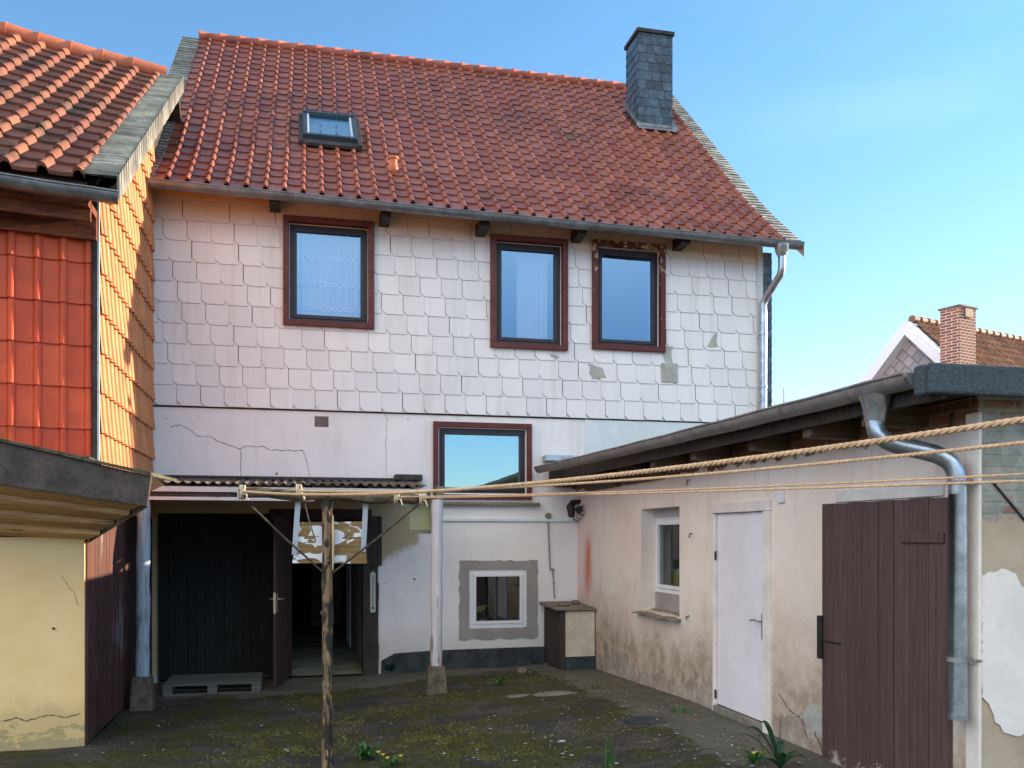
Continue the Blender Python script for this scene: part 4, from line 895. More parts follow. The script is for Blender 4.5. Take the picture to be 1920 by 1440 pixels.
# brown ledged door
t = NT('brown_door_paint'); g = t.noise(3, 6, t.mp((14, 14, .6))); n = t.noise(6, 9, rough=.75)
pc = t.mix(t.mr(g, .3, .7), (.078, .042, .038), (.11, .066, .06)); pc = t.mix(1, pc, t.mix(t.attr(), (.85,)*3, (1.12,)*3), 'MULTIPLY')
pc = t.mix(t.mr(t.math('SUBTRACT', n, t.math('MULTIPLY', t.z, 1.1)), .45, .55), pc, (.42, .36, .32)); pc = t.mix(t.mr(n, .66, .72, 0, .5), pc, (.16, .11, .10))
M['browndoor'] = t.done(pc, .6, t.bump(g, .5, .004, t.bump(n, .3, .004)))
m = MB(); planks(m, ANX, BD[0], BD[1], -.02, BD[3], .004, .045, 8, .008, .006); bd = m.build('door', M['browndoor'], an, .004); bd['label'] = 'wide brown boarded door'
m = MB(); z = PX(1715, 1008, XA).z; fbox(m, ANX, BD[0]+.02, BD[0]+.46, z-.035, z+.035, .052, .066); m.build('hinge_strap', M['browndoor'], bd, .004)
m = MB(); z = PX(1560, 1195, XA).z; fbox(m, ANX, BD[1]-.03, BD[1]+.02, z-.18, z+.17, .02, .075); fbox(m, ANX, BD[1]-.28, BD[1]-.04, z-.035, z-.02, .05, .06); m.build('latch', M['iron'], bd, .012)
m = MB(); A = PX(1570, 935, XA); B = PX(1772, 915, XA); fbox(m, ANX, B.y, A.y, BD[3]+.01, BD[3]+.10, .0, .02); m.build('lintel', simple('lintel_white', (.66, .62, .58), .8, .1, 4), bd, .004)
# hooks, small fittings
for x, y, h in ((1293, 900, .06), (1325, 850, .09), (1405, 858, .06), (1298, 1000, .05), (1292, 1155, .04), (1790, 775, .1), (1497, 850, .05)):
    m = MB(); c = PX(x, y, XA); m.tube([c, c+V((-.03, 0, -.005)), c+V((-.035, 0, -h))], .007, 6); m.build('wall_hook', M['iron'], an)
m = MB(); c = PX(1467, 930, XA); fbox(m, ANX, c.y-.05, c.y+.05, c.z-.06, c.z+.06, 0, .025); m.build('switch_box', M['frame_white'], an, .004)
m = MB(); crack(m, ANX, 0, [(1460, 1300), (1480, 1330), (1500, 1345), (1515, 1385)], .012); m.build('crack', M['crack'], an); m = MB(); crack(m, ANX, 0, [(1535, 1350), (1528, 1375), (1540, 1400), (1545, 1425)], .016); m.build('crack', M['crack'], an); m = MB()
crack(m, END, YN, [(1842, 985), (1836, 1030), (1838, 1100), (1833, 1160), (1838, 1240), (1834, 1300), (1840, 1370)], .014); m.build('crack', M['crack'], an)
m = MB(); P_ = [(1836, 1082), (1850, 1075), (1875, 1068), (1900, 1078), (1910, 1100), (1930, 1108), (1990, 1120), (1990, 1330), (1925, 1365), (1905, 1378), (1880, 1372), (1862, 1350), (1850, 1320), (1837, 1305)]
P_ = ragged(P_, 2.2); m.prism([PY(x, y, YN)+V((0, -.024, 0)) for x, y in P_], (0, .02, 0)); m.build('white_render_patch', simple('pale_render', (.78, .72, .67), .9, .08, 3, .4, .004), an, .004)
m = MB(); P_ = [(1500, 1345), (1520, 1320), (1545, 1330), (1562, 1345), (1568, 1400), (1550, 1395), (1530, 1370)]
m.prism([PX(x, y, XA)+V((-.006, 0, 0)) for x, y in ragged(P_, 3)], (.005, 0, 0)); m.build('spalled_render', M['patchgrey'], an)
m = MB(); m.tube([PY(1858, 905, YN)+V((0, -.02, 0)), PY(1925, 985, YN)+V((0, -.02, 0))], .008, 6); m.build('iron_stay', M['iron'], an)
m = MB(); c = PY(1045, 860, D-.05); m.box(X_at(1016, D), X_at(1075, D), D-.25, D-.02, PY(1045, 864, D).z-.02, PY(1045, 856, D).z); m.build('wall_flashing', M['zinc_new'], an, .004)
# ------------------------------------------------------------------ brick cupboard in the corner
bx = thing('corner_cupboard', 'small plastered cupboard with grey board lid in the corner', 'cupboard', (3.9, 12.9, -.15))
bx0, bx1, by0, by1 = 3.64, XA-.015, 12.52, D-.035; bz = PY(1080, 1143, by0).z
m = MB(); m.box(bx0+.06, bx1, by0, by1, -.2, bz-.02); m.build('body', simple('cupboard_plaster', (.62, .53, .42), .9, .15, 4, .5, .006), bx, .015)
m = MB(); m.box(bx0+.055, bx1+.002, by0-.004, by0+.02, -.18, .07); m.build('plinth', M['plinth'], bx)
CD = Fr((bx0+.055, 0, 0), (0, 1, 0), (-1, 0, 0)); m = MB(); planks(m, CD, by0+.05, by1, -.12, bz-.03, 0, .04, 4); m.box(bx0+.02, bx0+.09, by0-.015, by0+.05, -.2, bz-.02); m.build('door', M['darkwood'], bx, .003)
m = MB(); m.hexa([V((bx0-.06, by0-.06, bz-.01)), V((bx1+.0, by0-.06, bz-.01)), V((bx1, by1, bz+.02)), V((bx0-.06, by1, bz+.02)), V((bx0-.06, by0-.06, bz+.025)), V((bx1, by0-.06, bz+.02)), V((bx1, by1, bz+.06)), V((bx0-.06, by1, bz+.06))]); m.build('lid', M['graywood'], bx, .006)
def stone(c, sx, sy, sz, label, mat=None, group=None):
    m = MB(); nu, nv = 12, 8; vs = []; sd = random.random()*50
    for j in range(nv+1):
        for i in range(nu):
            th, ph = 2*pi*i/nu, pi*j/nv-pi/2; d_ = V((cos(ph)*cos(th), cos(ph)*sin(th), sin(ph))); k = 1+.28*mnoise.noise(d_*1.6+V((sd, 0, 0)))
            vs.append((d_.x*sx*k, d_.y*sy*k, (d_.z*.9+.75)*sz*k))
    m.add(vs, [(j*nu+i, j*nu+(i+1) % nu, (j+1)*nu+(i+1) % nu, (j+1)*nu+i) for j in range(nv) for i in range(nu)], True)
    o = m.build('stone', mat or M['stone']); o.location = c; return tag(o, label, 'stone', group)
stone((3.78, 12.78, bz+.028), .10, .07, .035, 'flat stone lying on the left of the cupboard lid'); stone((4.02, 12.95, bz+.038), .06, .05, .045, 'rounded stone lying on the right of the cupboard lid')
# ------------------------------------------------------------------ lamp under the eaves
lp = thing('outdoor_lamp', 'dark weathered lamp bracket with cable under the outbuilding eaves', 'lamp', PX(1090, 958, XA))
c = PX(1088, 955, XA)
m = MB(); m.tube([c+V((-.0, 0, .12)), c+V((-.12, 0, .10)), c+V((-.16, -.02, .04)), c+V((-.15, -.04, -.12))], [.035, .05, .07, .045], 12); m.build('housing', M['iron'], lp)
m = MB(); m.tube([c+V((-.02, -.25, .05)), c+V((-.10, -.27, .0)), c+V((-.12, -.25, -.06)), c+V((-.02, -.22, -.10))], .012, 6); m.build('bracket', M['felt_dark'], lp); m = MB(); m.tube([c+V((-.09, -.26, -.01)), c+V((-.09, -.20, -.01))], .055, 12); m.build('reflector', M['felt_dark'], lp); m = MB(); m.tube([c+V((-.0, .15, -.02)), c+V((-.14, .0, .0))], .01, 6); m.build('stay', M['iron'], lp); m = MB(); m.tube([c+V((-.15, -.04, -.12)), c+V((-.08, -.12, -.2)), c+V((-.03, -.2, -.12))], .008, 6); m.build('cable', M['felt_dark'], lp)
# thermometer
th = thing('thermometer', 'white wooden thermometer board on the timber jamb beside the passage', 'thermometer', PY(699, 1146, D-.05))
m = MB(); A = PY(694, 1146, D-.04); B = PY(704, 1075, D-.04); yF = D-.056; w = (B.x-A.x)/2; xc = (A.x+B.x)/2
m.prism([V((xc-w, yF, A.z)), V((xc-w*.4, yF, A.z-.02)), V((xc+w*.4, yF, A.z-.02)), V((xc+w, yF, A.z)), V((xc+w, yF, B.z)), V((xc, yF, B.z+.03)), V((xc-w, yF, B.z))], (0, .012, 0)); m.build('board', simple('thermo_board', (.55, .57, .50), .6, .1, 10), th)
m = MB()
for k in range(22): z = A.z+.1+(B.z-A.z-.13)*k/21; m.box(xc-.026, xc-.010, yF-.002, yF-.0005, z-.002, z+.002); m.box(xc+.010, xc+.026, yF-.002, yF-.0005, z-.002, z+.002)
m.build('scale_marks', M['iron'], th)
m = MB(); m.tube([V((xc, yF-.004, A.z+.06)), V((xc, yF-.004, B.z-.02))], .004, 6); m.tube([V((xc, yF-.006, A.z+.03)), V((xc, yF-.006, A.z+.07))], .02, 8); m.build('tube', simple('thermo_blue', (.08, .2, .25), .3), th)
# ------------------------------------------------------------------ clothes-line post and ropes
cyp = 7.35; cxp = X_at(614, cyp)
cp = thing('clothes_post', 'weathered wooden T-shaped clothes post with peeling board and braces', 'clothes post', (cxp, cyp, -.22))
zt_ = PY(614, 938, cyp).z
m = MB(); K = 26; m.tube([V((cxp+.0025*sin(i*.9), cyp+.004*cos(i*1.3), -.3+(zt_+.3)*i/K)) for i in range(K+1)], [.042+.0015*sin(i*1.7)+(.004 if i < 5 else 0) for i in range(K+1)], 12, jit=.06); m.build('post', M['barepost'], cp)
m = MB(); A = PY(624, 966, cyp-.02); B = PY(624, 1068, cyp-.02); m.tube([A, A.lerp(B, .3)+V((.003, 0, 0)), A.lerp(B, .7), B], [.006, .013, .012, .005], 7); m.build('sunlit_strip', M['sunlit_wood'], cp)  # pale strip of wood; the post's sunlit streak is put into its colour
for z_, a_ in ((.6, .8), (1.2, 2.4), (1.75, 4.5)):
    m = MB(); m.tube([V((cxp+.03*cos(a_), cyp-.03*abs(sin(a_)), z_-.03)), V((cxp+.052*cos(a_), cyp-.052*abs(sin(a_)), z_)), V((cxp+.03*cos(a_), cyp-.03*abs(sin(a_)), z_+.04))], [.012, .02, .01], 7, jit=.2); m.build('knot', M['barkbar'], cp)
m = MB(); a, b_ = PY(452, 924, cyp), PY(792, 938, cyp); K = 14
m.tube([a.lerp(b_, i/K)+V((0, -.02, .008*sin(i*1.1))) for i in range(K+1)], [.040+.004*sin(i*2.1) for i in range(K+1)], 10, jit=.07); m.build('crossbar', M['bark_rough'], cp)
for (q0, q1) in (((470, 948), (605, 1072)), ((790, 942), (624, 1074))):
    m = MB(); A = PY(*q0, cyp-.03); B = PY(*q1, cyp-.03); md = A.lerp(B, .5)+V((0, 0, -.008)); m.tube([A, md, B], .0085, 7, jit=.1); m.build('brace', M['barkbar'], cp)
for (x0, y0, x1, y1) in ((559, 938, 552, 1040), (686, 942, 681, 1035)):
    m = MB(); A = PY(x0, y0, cyp+.02); B = PY(x1, y1, cyp+.03); s_ = V((.021, 0, 0)); m.hexa([B-s_+V((0, 0, 0)), B+s_, B+s_+V((0, .006, 0)), B-s_+V((0, .006, 0)), A-s_, A+s_, A+s_+V((0, .006, 0)), A-s_+V((0, .006, 0))]); m.build('hanger', M['hanger'], cp)
m = MB(); A = PY(548, 1056, cyp+.06); B = PY(688, 980, cyp+.06); m.hexa([V((A.x, cyp+.05, A.z)), V((B.x, cyp+.05, A.z-.008)), V((B.x, cyp+.065, A.z-.008)), V((A.x, cyp+.065, A.z)), V((A.x+.05, cyp+.05, B.z)), V((B.x-.02, cyp+.05, B.z+.01)), V((B.x-.02, cyp+.065, B.z+.01)), V((A.x+.05, cyp+.065, B.z))]); m.build('board', M['peel'], cp, .003)
m = MB(); m.tube([PY(572, 945, cyp), PY(582, 985, cyp), PY(592, 1015, cyp+.03)], .006, 5); m.build('old_string', M['graywood'], cp); m = MB(); m.tube([a+V((0, 0, .03)), a+V((0, 0, -.05))], .02, 7, jit=.3); m.build('old_string', M['graywood'], cp)
def depthpt(px, py, Z):
    u = (px-960)/FPX; v = (HOR-py)/FPX; return V((sin(YAW)+u*cos(YAW), cos(YAW)-u*sin(YAW), 0))*Z+V((0, 0, EYE+v*Z))
def rope(p0, p1, r, sag, label, pitch=.07):
    L = (p1-p0).length; n = int(L/pitch*9); d = (p1-p0).normalized(); s = d.cross(V((0, 0, 1))).normalized(); u = s.cross(d)
    m = MB()
    for k in range(3):
        vs = []; P = []
        for i in range(n+1):
            t_ = i/n; c = p0.lerp(p1, t_)+V((0, 0, -sag*4*t_*(1-t_))); a = 2*pi*(L*t_/pitch)+2*pi*k/3
            P.append(c+(s*cos(a)+u*sin(a))*r*.52)
        m.tube(P, r*.54, 6, tint=k/3)
    mid = p0
    m2 = m.build('clothes_line', M['rope'], loc=tuple(p0)); return tag(m2, label, 'clothes line', 'twisted clothes lines strung from the clothes post')
A0 = PY(455, 922, cyp); A0.y -= .05; B0 = PY(560, 921, cyp); C0 = PY(742, 932, cyp); D0 = PY(788, 934, cyp)
for q in (B0, C0, D0): q.y -= .05
def rope_px(P0, e, Z, mid, r, label, sag0=None):
    P1 = depthpt(e[0], e[1], Z); P1 = P0+(P1-P0)*1.06
    # sag so that the line passes the surveyed mid point
    best = None
    for k in range(1, 400):
        t_ = k/400; c = P0.lerp(P1, t_); rel = c-V((0, 0, EYE)); fw = rel.x*sin(YAW)+rel.y*cos(YAW); rt = rel.x*cos(YAW)-rel.y*sin(YAW); px = 960+FPX*rt/fw
        if px >= mid[0]:
            py = HOR-FPX*(c.z-EYE)/fw; sag = max(0, (mid[1]-py)*fw/FPX)/(4*t_*(1-t_)); break
    o = rope(P0, P1, r, sag if sag0 is None else sag0, label)
    m = MB(); q = V((P0.x, cyp-.02, P0.z-.004)); P = [q+V((.007*k*.25-.02+random.uniform(-.004, .004), .052*cos(k*.7), .052*sin(k*.7))) for k in range(24)]+[V((P0.x+.03, cyp-.09, P0.z-.02)), V((P0.x+.045, cyp-.1, P0.z-.07))]
    m.tube(P, .0075, 6); kn = m.build('knot', M['rope_pale'], o); kn.location = -o.location
rope_px(A0, (1920, 771), 2.3, (1325, 850), .0095, 'thickest twisted rope, topmost line at the right edge', .10)
rope_px(B0, (1920, 822), 3.3, (1325, 879), .0075, 'second highest twisted rope, just below the thickest line', .07)
rope_px(C0, (1920, 887), 4.4, (1330, 916), .0058, 'third rope down, the upper of the two close parallel thin lines')
rope_px(D0, (1920, 901), 4.2, (1330, 921), .0064, 'lowest twisted rope, under the other parallel thin line')
# ------------------------------------------------------------------ pallet
pl = thing('pallet', 'grey weathered wooden pallet lying before the black gate', 'pallet', (-1.0, 12.4, -.22))
P0 = PY(296, 1300, 12.2); P1 = PY(489, 1300, 12.2); px0, px1 = P0.x+.05, P1.x; zg = gz(-.9, 12.3)
for k in range(6):
    y = 12.22+k*.15; m = MB(); m.box(px0, px1, y, y+.11, zg+.125, zg+.147); m.build('deck_board', M['palletwood'], pl, .003)
for k in range(3):
    x = px0+(px1-px0-.12)*k/2
    for y in (12.22, 12.6, 12.99-.1): m = MB(); m.box(x, x+.12, y+.003, y+.1, zg+.02, zg+.105); m.build('block', M['palletwood'], pl, .004)
    m = MB(); m.box(x, x+.12, 12.22, 13.07, zg+.106, zg+.124); m.build('cross_board', M['palletwood'], pl)
for y in (12.22, 12.6, 12.89):
    m = MB(); m.box(px0, px1, y, y+.10, zg+.0, zg+.019); m.build('base_board', M['palletwood'], pl)
# ------------------------------------------------------------------ things seen through the windows
m = MB(); c = PY(905, 1168, D+.35); 
for j in range(8): pass
m.tube([c+V((0, 0, .075*sin(k*pi/16)))-V((0, 0, .02)) for k in range(9)], [max(.004, .1*cos(k*pi/16)) for k in range(9)], 16)
o = m.build('bowl', M['white_item']); tag(o, 'white domed bowl inside the small square window', 'bowl')
m = MB(); c = PY(903, 1140, D+.5); m.prism([c+V(q) for q in ((-.11, 0, .02), (.09, 0, .05), (.05, 0, -.02), (-.02, 0, -.06), (-.11, 0, -.05))], (0, .04, 0)); o = m.build('basket', M['yellow_item']); tag(o, 'small yellowish tray inside the small square window above the bowl', 'tray')
m = MB(); m.box(W5[0]-.1, W5[1]+.1, D+.15, D+.9, W5[2]-.10, W5[2]+.0); o = m.build('shelf', M['deck'], house)
m = MB(); m.box(W5[0]-.35, W5[1]+.9, D+1.3, D+1.35, -.2, 2.7); m.box(W5[0]-.4, W5[0]-.35, D+.39, D+1.35, -.2, 2.7); m.build('dark_backdrop', M['blackboards'], house)  # black panels added behind the small window to darken the view inside
m = MB(); y = Y_at(1272, XA+.5); c = V((XA+.5, y, kk[2]-.03)); m.tube([c, c+V((0, 0, .15)), c+V((0, 0, .17)), c+V((0, 0, .21))], [.07, .07, .03, .03], 14); o = m.build('canister', M['yellow_item']); tag(o, 'yellow canister behind the narrow outbuilding window', 'canister')
m = MB(); m.box(XA+.41, XA+.9, AW[0]-.2, AW[1]+.3, kk[2]-.10, kk[2]-.03); m.build('shelf', M['deck'], an)
# ------------------------------------------------------------------ far house
fh = thing('far_house', 'distant house with white barge boards, brown tiled roof and brick chimney', 'house', (15, 26, -.2))
u = (1698-960)/FPX; Zc = 28.; ap = depthpt(1698, 606, Zc); rd = V((.955, .296, 0)).normalized(); gd = V((-rd.y, rd.x, 0))
tp = 1.0; HWf = 4.0
def hp_(s, g, dz=0): return ap+rd*s+gd*g+V((0, 0, -abs(g)*tp+dz))
m = MB(); m.prism([hp_(.3, -HWf+.3)-V((0, 0, .2)), hp_(.3, 0)-V((0, 0, .2)), hp_(.3, HWf-.3)-V((0, 0, .2)), V((*hp_(.3, HWf-.3).xy, -.3)), V((*hp_(.3, -HWf+.3).xy, -.3))], rd*10)
t = NT('diamond_shingles'); cb = t.n.new('ShaderNodeTexBrick'); vb = t.mp((1, 1, 1), rot=(0, 0, 0))
cx_ = t.n.new('ShaderNodeCombineXYZ'); t.l.new(t.math('ADD', t.y, t.z), cx_.inputs[0]); t.l.new(t.math('SUBTRACT', t.z, t.y), cx_.inputs[1])
bb = t.brick(cx_.outputs[0], (.36, .33, .35), (.22, .20, .22), (.10, .09, .10), .42, .42, .02); m.build('gable_wall', t.done(bb[0], .8), fh)
m = MB(); 
for g in (-1, 1):
    A, B = hp_(-.05, 0, .08), hp_(-.05, g*HWf, .08)
    m.hexa([A-V((0, 0, .44)), B-V((0, 0, .44)), B-V((0, 0, .44))+rd*.35, A-V((0, 0, .44))+rd*.35, A, B, B+rd*.35, A+rd*.35])
m.build('barge_board', simple('white_barge', (.76, .74, .80), .6, .05, 3), fh)
m = MB(); Sg = lambda u_, v_: hp_(.3+u_*9.7, -HWf*(1-v_), .10); nrm = (gd*-tp+V((0, 0, 1))).normalized(); tiled(m, Sg, nrm, 40, 16, .06, .035, jit=.008); fr_ = m.build('roof', M['fartile'], fh)
m = MB(); m.quad(hp_(.3, 0), hp_(10, 0), hp_(10, HWf), hp_(.3, HWf)); m.quad(hp_(.3, 0), hp_(10, 0), hp_(10, -HWf), hp_(.3, -HWf)); m.build('roof_deck', M['deck'], fr_)
m = MB()
for i in range(26):
    A = hp_(.3+i*.38, 0, .16); m.tube([A, A+rd*.4], [.13, .10], 10, tint=random.random())
m.build('ridge_caps', M['fartile'], fr_)
cc_ = depthpt(1800, 680, 25.8); cw_ = .50
zt2 = EYE+(HOR-574)/FPX*25.8
C4 = [cc_, cc_+rd*.75, cc_+rd*.75+gd*.62, cc_+gd*.62]
m = MB(); m.hexa([V((q.x, q.y, 5.5)) for q in C4]+[V((q.x, q.y, zt2)) for q in C4])
chf = m.build('chimney', M['brick'], fr_)
o_ = (rd*.37+gd*.31)+cc_
m = MB(); m.hexa([V((q.x, q.y, 0))+((q-o_).normalized()*.07).xy.to_3d()+V((0, 0, zt2)) for q in C4]+[V((q.x, q.y, 0))+((q-o_).normalized()*.07).xy.to_3d()+V((0, 0, zt2+.05)) for q in C4]); m.build('cap', M['graywood'], chf)
m = MB(); fz_ = cc_+rd*.2-gd*.04; m.hexa([V((*(fz_+rd*a+gd*b2).xy, z)) for z in (zt2-.27, zt2-.03) for a, b2 in ((0, 0), (.36, 0), (.36, .02), (0, .02))]); m.build('flue_opening', M['iron'], chf)
m = MB(); q0 = hp_(.45, -.6, .2); 
m.hexa([hp_(.55, -2.4, .12), hp_(1.1, -2.4, .12), hp_(1.1, -.95, .12), hp_(.55, -.95, .12), hp_(.55, -2.4, .2), hp_(1.1, -2.4, .2), hp_(1.1, -.95, .2), hp_(.55, -.95, .2)]); m.build('lead_flashing', M['zinc'], fr_)
# ------------------------------------------------------------------ small tree behind the outbuilding
b0 = V((*depthpt(1468, 800, 20).xy, 0)); tr_ = thing('young_tree', 'thin blossoming treetop behind the outbuilding roof beside the house corner', 'tree', (b0.x, b0.y, -.25))
topz = EYE+(HOR-728)/FPX*20
m = MB(); m.tube([V((b0.x, b0.y, -.3)), V((b0.x+.05, b0.y, 2.2)), V((b0.x+.02, b0.y, topz))], [.06, .04, .008], 7)
L_ = []
for k in range(16):
    z = topz-.1-1.6*random.random(); a = random.random()*6.28; A = V((b0.x+.02, b0.y, z)); B = A+V((cos(a)*.25, sin(a)*.25, .32)); m.tube([A, B], [.012, .004], 5); L_ += [A.lerp(B, random.uniform(.3, 1)) for _ in range(12)]
m.build('trunk', M['bark'], tr_)
m = MB()
for p in L_+[V((b0.x+.02, b0.y, topz-random.random()*.3)) for _ in range(10)]:
    q = p+V([random.uniform(-.05, .05) for _ in range(3)]); s_ = random.uniform(.015, .03); d1 = V([random.uniform(-1, 1) for _ in range(3)]).normalized(); d2 = d1.orthogonal().normalized(); m.quad(q-d1*s_, q-d2*s_, q+d1*s_, q+d2*s_)
m.build('crown', M['blossom'], tr_)
# ------------------------------------------------------------------ plants and loose bits on the ground
def gpt(px, py):
    v = (HOR-py)/FPX; Z = -2.0/v
    for _ in range(6):
        p = depthpt(px, py, Z); Z = (gz(p.x, p.y)-EYE)/v
    p = depthpt(px, py, Z); p.z = gz(p.x, p.y)+mnoise.noise((p.x*1.3, p.y*1.3, 0))*.02; return p
def leaf_strip(m, base, a, L, w, lift, droop, jag=0):
    d = V((cos(a), sin(a), 0)); s = V((-sin(a), cos(a), 0)); n = 8; vs = []
    for i in range(n+1):
        t_ = i/n; c = base+d*L*t_+V((0, 0, lift*sin(t_*pi*.6)-droop*t_*t_)); ww_ = w*sin(pi*min(1, t_*.9+.1))**.8*(1-(jag*.5 if i % 2 else 0)); vs += [c-s*ww_+V((0, 0, ww_*.4)), c, c+s*ww_+V((0, 0, ww_*.4))]
    m.add(vs, [(3*i+k, 3*i+k+1, 3*i+4+k, 3*i+3+k) for i in range(n) for k in range(2)], True)
def rosette(px, py, n, L, w, lift, label, name='dandelion', cat='plant', mat='leaf', flowers=0, jag=1):
    p = gpt(px, py); t_ = thing(name, label, cat, p); m = MB()
    for i in range(n): leaf_strip(m, p, random.random()*6.28, L*random.uniform(.6, 1.1), w*random.uniform(.7, 1.1), lift*random.uniform(.4, 1.3), random.uniform(0, L*.3), jag)
    m.build('leaves', M[mat], t_)
    if flowers:
        for i in range(flowers):
            q = p+V((random.uniform(-.16, .16), random.uniform(-.1, .1), random.uniform(.07, .14))); m = MB(); m.tube([V((p.x*.4+q.x*.6, p.y*.4+q.y*.6, p.z)), q], .003, 5); st = m.build('stem', M['leaf'], t_)
            m = MB()
            for k in range(14): a = 6.28*k/14; m.quad(q, q+V((cos(a-.15)*.02, sin(a-.15)*.02, .008)), q+V((cos(a)*.026, sin(a)*.026, .006)), q+V((cos(a+.15)*.02, sin(a+.15)*.02, .008)))
            m.tube([q-V((0, 0, .004)), q+V((0, 0, .008))], .011, 8); m.build('flower', M['petal'], st)
    return t_
rosette(684, 1425, 30, .17, .022, .12, 'bright green leafy dandelion beside the foot of the clothes post')
rosette(936, 1285, 16, .17, .018, .10, 'small dandelion rosette in the middle of the moss')
rosette(730, 1262, 34, .13, .035, .16, 'dark leafy weed at the plinth beside the timber jamb', 'weed', mat='leaf_dark', jag=0)
rosette(1412, 1432, 18, .13, .02, .10, 'low weed with yellow flowers left of the broad-leaved plant', 'flowering_weed', mat='leaf', flowers=3)
rosette(738, 1437, 14, .10, .018, .07, 'weed with small yellow flowers right of the bright dandelion', 'flowering_weed', flowers=4)
p = gpt(1462, 1440); t_ = thing('broad_leaved_plant', 'tall broad-leaved green weed near the right door', 'plant', p); m = MB()
for a, L, w, lf in ((.3, .22, .03, .10), (2.6, .26, .045, .30), (2.1, .18, .035, .34), (3.6, .25, .03, .10), (5.5, .2, .03, .12), (1.0, .16, .03, .18), (4.5, .2, .03, .15), (2.9, .34, .02, .26)): leaf_strip(m, p, a, L, w, lf, 0)
m.build('leaves', M['leaf_dark'], t_)
m = MB(); m.tube([p, p+V((.0, 0, .2)), p+V((.01, 0, .42))], [.005, .004, .002], 5); m.tube([p+V((-.1, 0, 0)), p+V((-.2, 0, .3))], [.004, .002], 5); m.build('stem', M['leaf_dark'], t_)
def grass(px, py, n, L, label, mat='leaf', sp=.04):
    p = gpt(px, py); m = MB()
    for i in range(n):
        b_ = p+V((random.uniform(-sp, sp), random.uniform(-sp, sp), 0)); a = random.random()*6.28; l = L*random.uniform(.5, 1.1); dd = V((cos(a), sin(a), 0))*l*random.uniform(.1, .5); s_ = V((-sin(a), cos(a), 0))*.004
        q1 = b_+dd*.35+V((0, 0, l*.6)); q2 = b_+dd+V((0, 0, l)); m.add([b_-s_, b_+s_, q1+s_*.8, q1-s_*.8, q2], [(0, 1, 2, 3), (3, 2, 4)])
    return tag(m.build('grass_tuft', M[mat], loc=tuple(p)), label, 'grass tuft', 'grass tufts on the yard')
grass(1142, 1436, 26, .26, 'tall grass tuft at the bottom edge between moss and plants'); grass(1275, 1336, 60, .06, 'low green tuft near the foot of the white door', sp=.1)
grass(790, 1372, 40, .10, 'dry grass tuft in the yellow moss', 'moss', .12); grass(880, 1392, 60, .09, 'wide straggly tuft of dry grass right of the moss tuft', 'moss', .2)
# moss : thousands of tiny tufts in patches
m = MB()
patches = [(820, 1385, .55, 1100), (905, 1398, .5, 900), (560, 1395, .55, 900), (520, 1420, .6, 800), (850, 1310, .35, 450), (760, 1330, .4, 450), (960, 1400, .4, 400), (650, 1360, .3, 300), (480, 1380, .4, 350), (1000, 1270, .5, 400), (1130, 1290, .4, 300), (600, 1310, .4, 300)]
for (px, py, rr, n) in patches:
    c = gpt(px, py)
    for i in range(n):
        x, y = c.x+random.gauss(0, rr*.5), c.y+random.gauss(0, rr*.65)
        if x > XA-.3 or y > D-.3: continue
        if mnoise.noise((x*3, y*3, 9)) < -.12: continue
        z = gz(x, y)+(mnoise.noise((x*1.3, y*1.3, 0))*.02+mnoise.noise((x*5, y*5, 3))*.007)-.003; r = random.uniform(.008, .02); h = random.uniform(.008, .028); a = random.random()*6.28
        m.add([(x+r*cos(a+k*2.09), y+r*sin(a+k*2.09), z) for k in range(3)]+[(x+random.uniform(-.01, .01), y+random.uniform(-.01, .01), z+h)], [(0, 1, 3), (1, 2, 3), (2, 0, 3)], False, random.random())
o = m.build('moss', M['moss']); tag(o, 'yellow-green moss cushions spread over the dark yard', 'moss', kind='stuff')
m = MB()
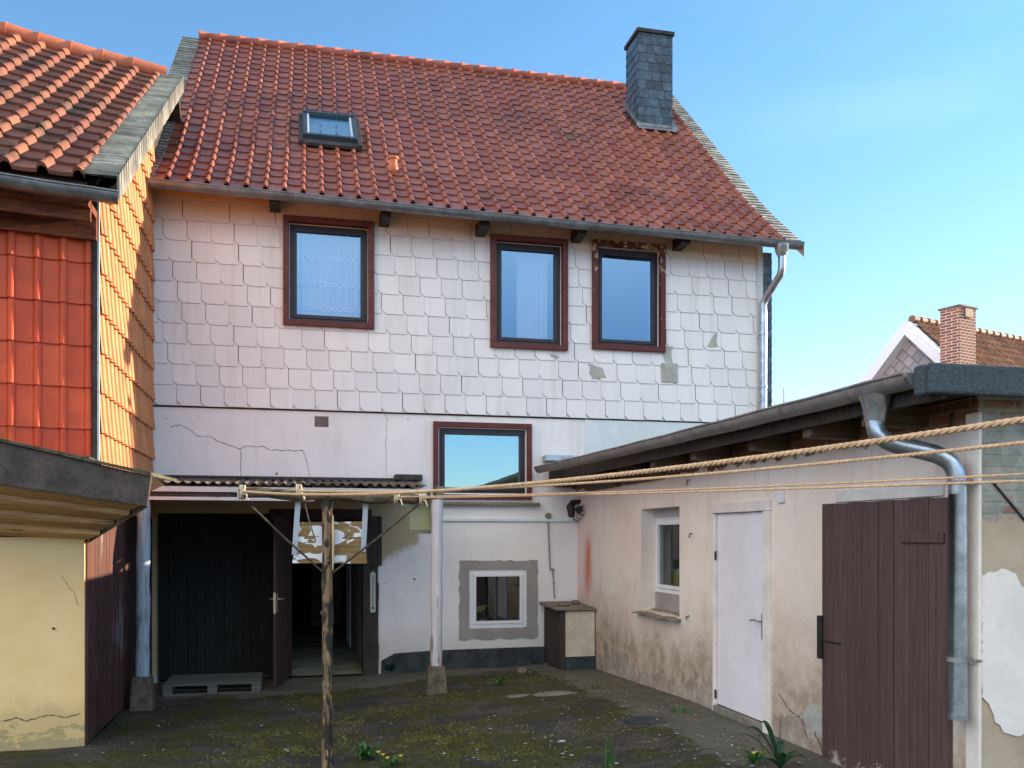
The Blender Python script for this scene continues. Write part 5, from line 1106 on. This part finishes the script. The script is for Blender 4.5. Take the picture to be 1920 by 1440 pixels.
for i in range(420):
    if i < 300: x = random.uniform(1.2, 4.0); y = random.uniform(6.3, 9.5)
    else: x = random.uniform(-2, 4); y = random.uniform(6.3, 13)
    z = gz(x, y)+.014; r = random.choice((.006, .008, .01, .012, .02))*random.uniform(.6, 1.2); a = random.random()*6.28; k = 5
    m.add([(x+r*random.uniform(.6, 1.2)*cos(a+2*pi*q/k), y+r*random.uniform(.6, 1.2)*sin(a+2*pi*q/k), z+random.uniform(-.001, .004)) for q in range(k)], [tuple(range(k))], False, random.random())
o = m.build('debris', M['debris']); m2_ = MB()
for i in range(900):
    x = random.uniform(-2, 4.1); y = random.uniform(6.2, 13.2); z = gz(x, y)+mnoise.noise((x*1.3, y*1.3, 0))*.02+mnoise.noise((x*5, y*5, 3))*.007+.002
    r = random.uniform(.006, .02)*(1.6 if random.random() < .06 else 1); a = random.random()*6.28; tl = random.uniform(-.4, .4); k = 6
    P = [(x+r*random.uniform(.6, 1.1)*cos(a+2*pi*q/k), y+r*random.uniform(.4, 1.1)*sin(a+2*pi*q/k), z+r*.3*cos(a+q)*tl) for q in range(k)]
    m2_.add(P+[(x, y, z+r*.7)], [(q, (q+1) % k, k) for q in range(k)], False, random.random())
o2 = m2_.build('gravel', simple('gravel_bits', (.13, .105, .08), .95, .5, 9, tintv=.5)); tag(o2, 'small brown and grey gravel bits and dead leaves on the yard', 'gravel', kind='stuff'); tag(o, 'pale plaster chips scattered over the dark yard', 'debris', kind='stuff')
stone(gpt(979, 1262)-V((0, 0, .02)), .08, .07, .06, 'rounded grey stone on the moss before the plinth')
stone(gpt(1040, 1303)-V((0, 0, .03)), .28, .10, .035, 'long flat pale slab fragment in the middle of the yard', M['concrete'])
stone(gpt(975, 1306)-V((0, 0, .03)), .17, .09, .03, 'flat slab fragment left of the long pale slab', M['concrete'])
stone(gpt(1210, 1350)-V((0, 0, .06)), .30, .26, .05, 'low dark broken asphalt hump toward the white door', M['plinth'])
stone(gpt(1055, 1388)-V((0, 0, .01)), .035, .03, .012, 'small white chip of stone in front of the asphalt hump', M['debris'])
